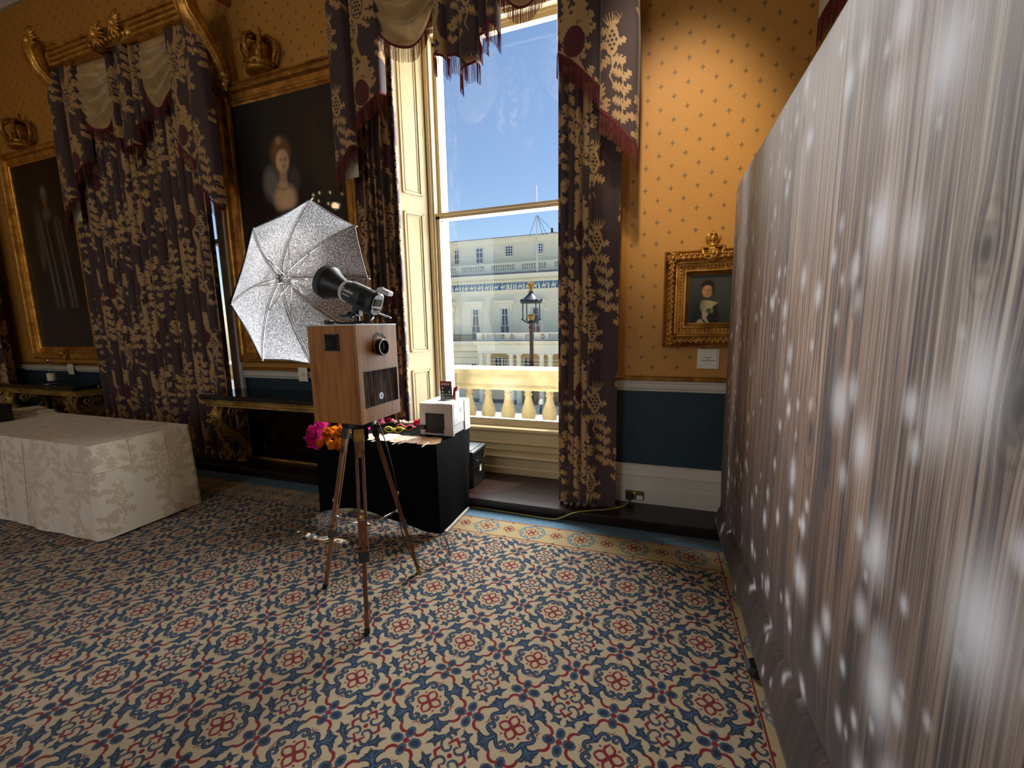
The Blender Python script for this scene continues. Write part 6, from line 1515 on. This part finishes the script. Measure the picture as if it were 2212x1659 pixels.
q = mb.build('porch_balusters', M_fac2, bg, smooth=True); q['kind'] = 'stuff'
mb = MB()
for i in range(22): mb.box((XP0 + .2 + i * .46, PY - .2, pz(-.85)), (XP0 + .42 + i * .46, PY + .02, pz(-.72)))
q = mb.build('porch_brackets', M_fac2, bg); q['kind'] = 'stuff'
for xc in (-19.6, -18.63, -15.83, -14.88, -12.16, -11.15, -8.4, -7.4):
    x = px(xc); z1 = pz(-1.8); z0 = ST
    MB().lathe([(.36, z0), (.36, z0 + .2), (.30, z0 + .24), (.30, z0 + 2), (.25, z1 - .36), (.28, z1 - .34), (.25, z1 - .3), (.25, z1 - .22), (.34, z1 - .14), (.36, z1 - .13), (.36, z1)], (x, PY + .4, 0), n=16).build('column', M_fac2, bg, smooth=True)
    MB().box((x - .4, PY, z1 - .12), (x + .4, PY + .8, z1)).build('capital_block', M_fac2, bg)
mb = MB(); mb.box((XP0 + .3, D - .1, ST), (2, D, pz(-1.8))); mb.build('porch_back_wall', simple('warm_render', C(214, 186, 140), .85), bg)
for xc, w in ((-17.2, .45), (-13.6, .5), (-16.4, .3)): sash(xc - w, xc + w, -5.0, -2.2, 2, 4, D - .12, 'porch_window')
for xc in (-23.2, -20.35): sash(xc - .35, xc + .35, -5.5, -2.95, 2, 3, D - .03, 'basement_window')
mb = MB()
for z in (-1.6, -2.3, -3.0, -3.7, -4.4): mb.box((-34, D - .03, z), (-19.9, D + .01, z + .03))
mb.build('rustication_joint', M_lead, bg)
mb = MB(); mb.tube([(XP0, PY - 1.5, pz(-2.35)), (2, PY - 1.5, pz(-2.35))], .02, 5); mb.tube([(XP0 - 6, PY - 1.5, pz(-2.75)), (2, PY - 1.5, pz(-2.75))], .02, 5); mb.build('overhead_wire', M_fac2, bg)
# flagpole with stays
fp = thing('flag_mast', (-12.47, D - 1.0, 7.2), 'thin white mast with stay wires on the opposite roof', 'mast')
MB().tube([(-12.2, D - 1.0, 7.1), (-12.2, D - 1.0, 11.5), (-12.2, D - 1.0, 15.8)], [.09, .07, .04], 8).build('pole', M_wfr, fp, smooth=True)
for dx in (-1.1, .45, .9, 1.9): MB().tube([(-12.2, D - 1.0, 12.9), (-12.2 + dx, D - .2, 10.9)], .022, 5).build('stay_wire', M_iron, fp)
MB().box((-11.05, D + .5, 11.0), (-10.85, D + .7, 11.75)).build('vent_pipe', M_iron, bg)
# street lamp
lp = thing('street_lamp', (-5.87, 20, ST), 'black street lamp with glass lantern and gilt crown finial', 'street lamp'); L0 = Vector((-5.87, 20, 0))
MB().lathe([(.26, ST), (.26, ST + .6), (.16, ST + .8), (.12, ST + 2), (.10, .6), (.105, 1.3), (.16, 1.38), (.10, 1.46), (.10, 1.62), (.15, 1.7)], L0, n=16).build('post', M_iron, lp, smooth=True)
mb = MB()
for k in range(4):
    a = PI / 4 + k * PI / 2; d = Vector((math.cos(a), math.sin(a), 0)); mb.tube([L0 + Vector((0, 0, 1.55)), L0 + d * .25 + Vector((0, 0, 1.62)), L0 + d * .52 + Vector((0, 0, 1.78))], .03, 6); mb.tube([L0 + d * .47 + Vector((0, 0, 1.78)), L0 + d * .47 + Vector((0, 0, 2.62))], .026, 6); mb.ball(tuple(L0 + d * .52 + Vector((0, 0, 1.78))), .04, 6, 4)
mb.build('lantern_cage', M_iron, lp, smooth=True)
MB().lathe([(.52, 2.56), (.54, 2.62), (.54, 2.70), (.46, 2.74), (.30, 2.86), (.16, 3.0), (.10, 3.10), (.12, 3.12)], L0, n=24).build('lantern_roof', simple('lead_roof', C(64, 72, 84), .45, .3, .12, 3), lp, smooth=True)
mb = MB()
for k in range(8): a = k * PI / 4; mb.ball((L0.x + .53 * math.cos(a), L0.y + .53 * math.sin(a), 2.70), .06, 6, 4)
mb.build('roof_knob', M_iron, lp, smooth=True)
MB().lathe([(.12, 1.98), (.28, 2.08), (.38, 2.26), (.40, 2.45), (.38, 2.56)], L0, n=24, cap=False).build('glass_bowl', M_clear, lp, smooth=True)
MB().lathe([(.06, 1.62), (.10, 1.72), (.16, 1.86), (.18, 1.98), (.1, 2.02)], L0, n=16).build('gilt_cup', M_gold, lp, smooth=True)
mb = MB(); mb.lathe([(.10, 3.1), (.13, 3.14), (.08, 3.2), (.10, 3.3), (.15, 3.44), (.14, 3.46)], L0, n=16)
for k in range(8): a = k * PI / 4; mb.tube([L0 + Vector((math.cos(a) * .13, math.sin(a) * .13, 3.42)), L0 + Vector((math.cos(a) * .17, math.sin(a) * .17, 3.58))], [.04, .015], 5)
mb.build('gilt_crown', M_gold, lp, smooth=True)
# people on the street
def person(x, y, z, label, shirt, trousers, stride, seed, rz=0.0):
    V_ = [(0, 0, .95), (0, 0, 1.12), (0, .01, 1.32), (0, 0, 1.45), (0, 0, 1.54), (0, -.02, 1.66), (0, -.02, 1.76),
          (-.09, 0, .92), (-.10, -stride, .5), (-.10, -stride * .9 + .05, .08), (-.10, -stride - .1, .04), (.09, 0, .92), (.10, stride * .6, .5), (.10, stride * 1.3, .1), (.10, stride * 1.1 - .1, .04),
          (-.19, 0, 1.40), (-.25, .06, 1.14), (-.22, -.06, .92), (-.22, -.09, .84), (.19, 0, 1.40), (.25, -.06, 1.14), (.22, -.14, .95), (.21, -.17, .88)]
    E = [(0, 1), (1, 2), (2, 3), (3, 4), (4, 5), (5, 6), (0, 7), (7, 8), (8, 9), (9, 10), (0, 11), (11, 12), (12, 13), (13, 14), (3, 15), (15, 16), (16, 17), (17, 18), (3, 19), (19, 20), (20, 21), (21, 22)]
    Rr = [.15, .14, .16, .11, .055, .095, .075, .09, .065, .045, .045, .09, .065, .045, .045, .06, .045, .035, .04, .06, .045, .035, .04]
    me = bpy.data.meshes.new('person'); me.from_pydata(V_, E, []); ob = bpy.data.objects.new('person', me); COL.objects.link(ob); sk = ob.modifiers.new('skin', 'SKIN'); ob.modifiers.new('sub', 'SUBSURF').levels = 2
    for i, r in enumerate(Rr): me.skin_vertices[0].data[i].radius = (r, r * .8)
    me.skin_vertices[0].data[0].use_root = True
    bpy.context.view_layer.update(); m2 = bpy.data.meshes.new_from_object(ob.evaluated_get(bpy.context.evaluated_depsgraph_get())); bpy.data.objects.remove(ob)
    for m in (shirt, trousers, M_skin, M_hair): m2.materials.append(m)
    for p in m2.polygons:
        c = p.center; p.use_smooth = True
        if c.z > 1.70 or (c.z > 1.58 and c.y > .02): p.material_index = 3
        elif c.z > 1.50: p.material_index = 2
        elif abs(c.x) > .17 and c.z < 1.15 and c.z > .7: p.material_index = 2
        elif c.z > .98: p.material_index = 0
        else: p.material_index = 1 if c.z > .1 else 3
    o = bpy.data.objects.new('person', m2); COL.objects.link(o); o.location = (x, y, z); o.rotation_euler = (0, 0, rz); tag(o, label, 'person')
M_skin = simple('skin', C(206, 160, 130), .6, 0, .05, 3); M_hair = simple('dark_hair', C(40, 30, 26), .7, 0, .05, 3)
person(-10.2, 37.6, ST + .14, 'person in white shirt and black trousers walking on the far pavement', simple('white_shirt', C(236, 236, 236), .8, 0, .04, 3), simple('black_trousers', C(26, 26, 32), .8, 0, .05, 3), .16, 1, 1.2)
person(-11.75, 38.5, ST + .14, 'person in pale top and light trousers on the far pavement, left of the other', simple('pale_top', C(214, 208, 204), .8, 0, .04, 3), simple('light_trousers', C(196, 176, 150), .8, 0, .05, 3), .1, 2, -.6)

# ------------------------------------------------------------------ chandelier (mirrored in the large portrait's varnish)
CH = Vector((-6.4, -.7, 4.05)); ch = thing('chandelier', tuple(CH - Vector((0, 0, .45))), 'crystal chandelier mirrored as warm sparkle in the large portrait', 'chandelier')
MB().tube([CH + Vector((0, 0, .3)), CH + Vector((0, 0, CEIL - CH.z))], .012, 8).build('rod', M_brass, ch)
mb = MB(); rnd = random.Random(9)
for lv, (r, z) in enumerate(((.36, .28), (.44, .16), (.46, .04), (.40, -.08), (.30, -.2), (.18, -.3), (.08, -.38))):
    n = int(10 + r * 40)
    for k in range(n): a = 2 * PI * k / n; mb.ball((CH.x + r * math.cos(a), CH.y + r * math.sin(a), CH.z + z + rnd.uniform(-.03, .03)), (.014, .014, .03), 6, 4)
q = mb.build('crystal_drops', M_clear, ch); q['kind'] = 'stuff'
mb = MB()
for r, z in ((.42, .1), (.34, -.14), (.2, .3)): mb.tube([(CH.x + r * math.cos(a), CH.y + r * math.sin(a), CH.z + z) for a in np.linspace(0, 2 * PI, 33)], .012, 6, cap=False)
mb.build('ring', M_brass, ch)
N = NT('candle_bulb'); N.bsdf(C(255, 220, 160), .4, emis=(1, .72, .36, 1), estr=40.0)
for k in range(12): a = k * PI / 6; MB().lathe([(.006, 0), (.016, .015), (.012, .04), (.002, .06)], (CH.x + .42 * math.cos(a), CH.y + .42 * math.sin(a), CH.z + .12), n=8).build('bulb', N.m, ch, smooth=True)
light('chandelier_light', 'POINT', CH, 18.0, (1, .74, .42), shadow_soft_size=.07)

# unseen spotlight, added to make the warm glow on the right wall
SP = Vector((-.2, .6, CEIL - .25)); AIM = (Vector((.16, 3.4, 2.7)) - SP).normalized()
sp = thing('added_wall_spot', tuple(SP), 'unseen black spotlight added to light the right wall', 'spotlight')
MB().lathe([(.05, -.12), (.055, -.1), (.055, .06), (.06, .07)], SP, AIM, 20).build('spot_housing', M_black, sp, auto=40)
MB().tube([SP, (SP.x, SP.y, CEIL)], .012, 8).build('spot_stem', M_black, sp)
light('added_wall_spot_lamp', 'SPOT', SP + AIM * .08, 680.0, (1, .84, .62), aim=AIM, spot_size=math.radians(23), spot_blend=.85, shadow_soft_size=.12)
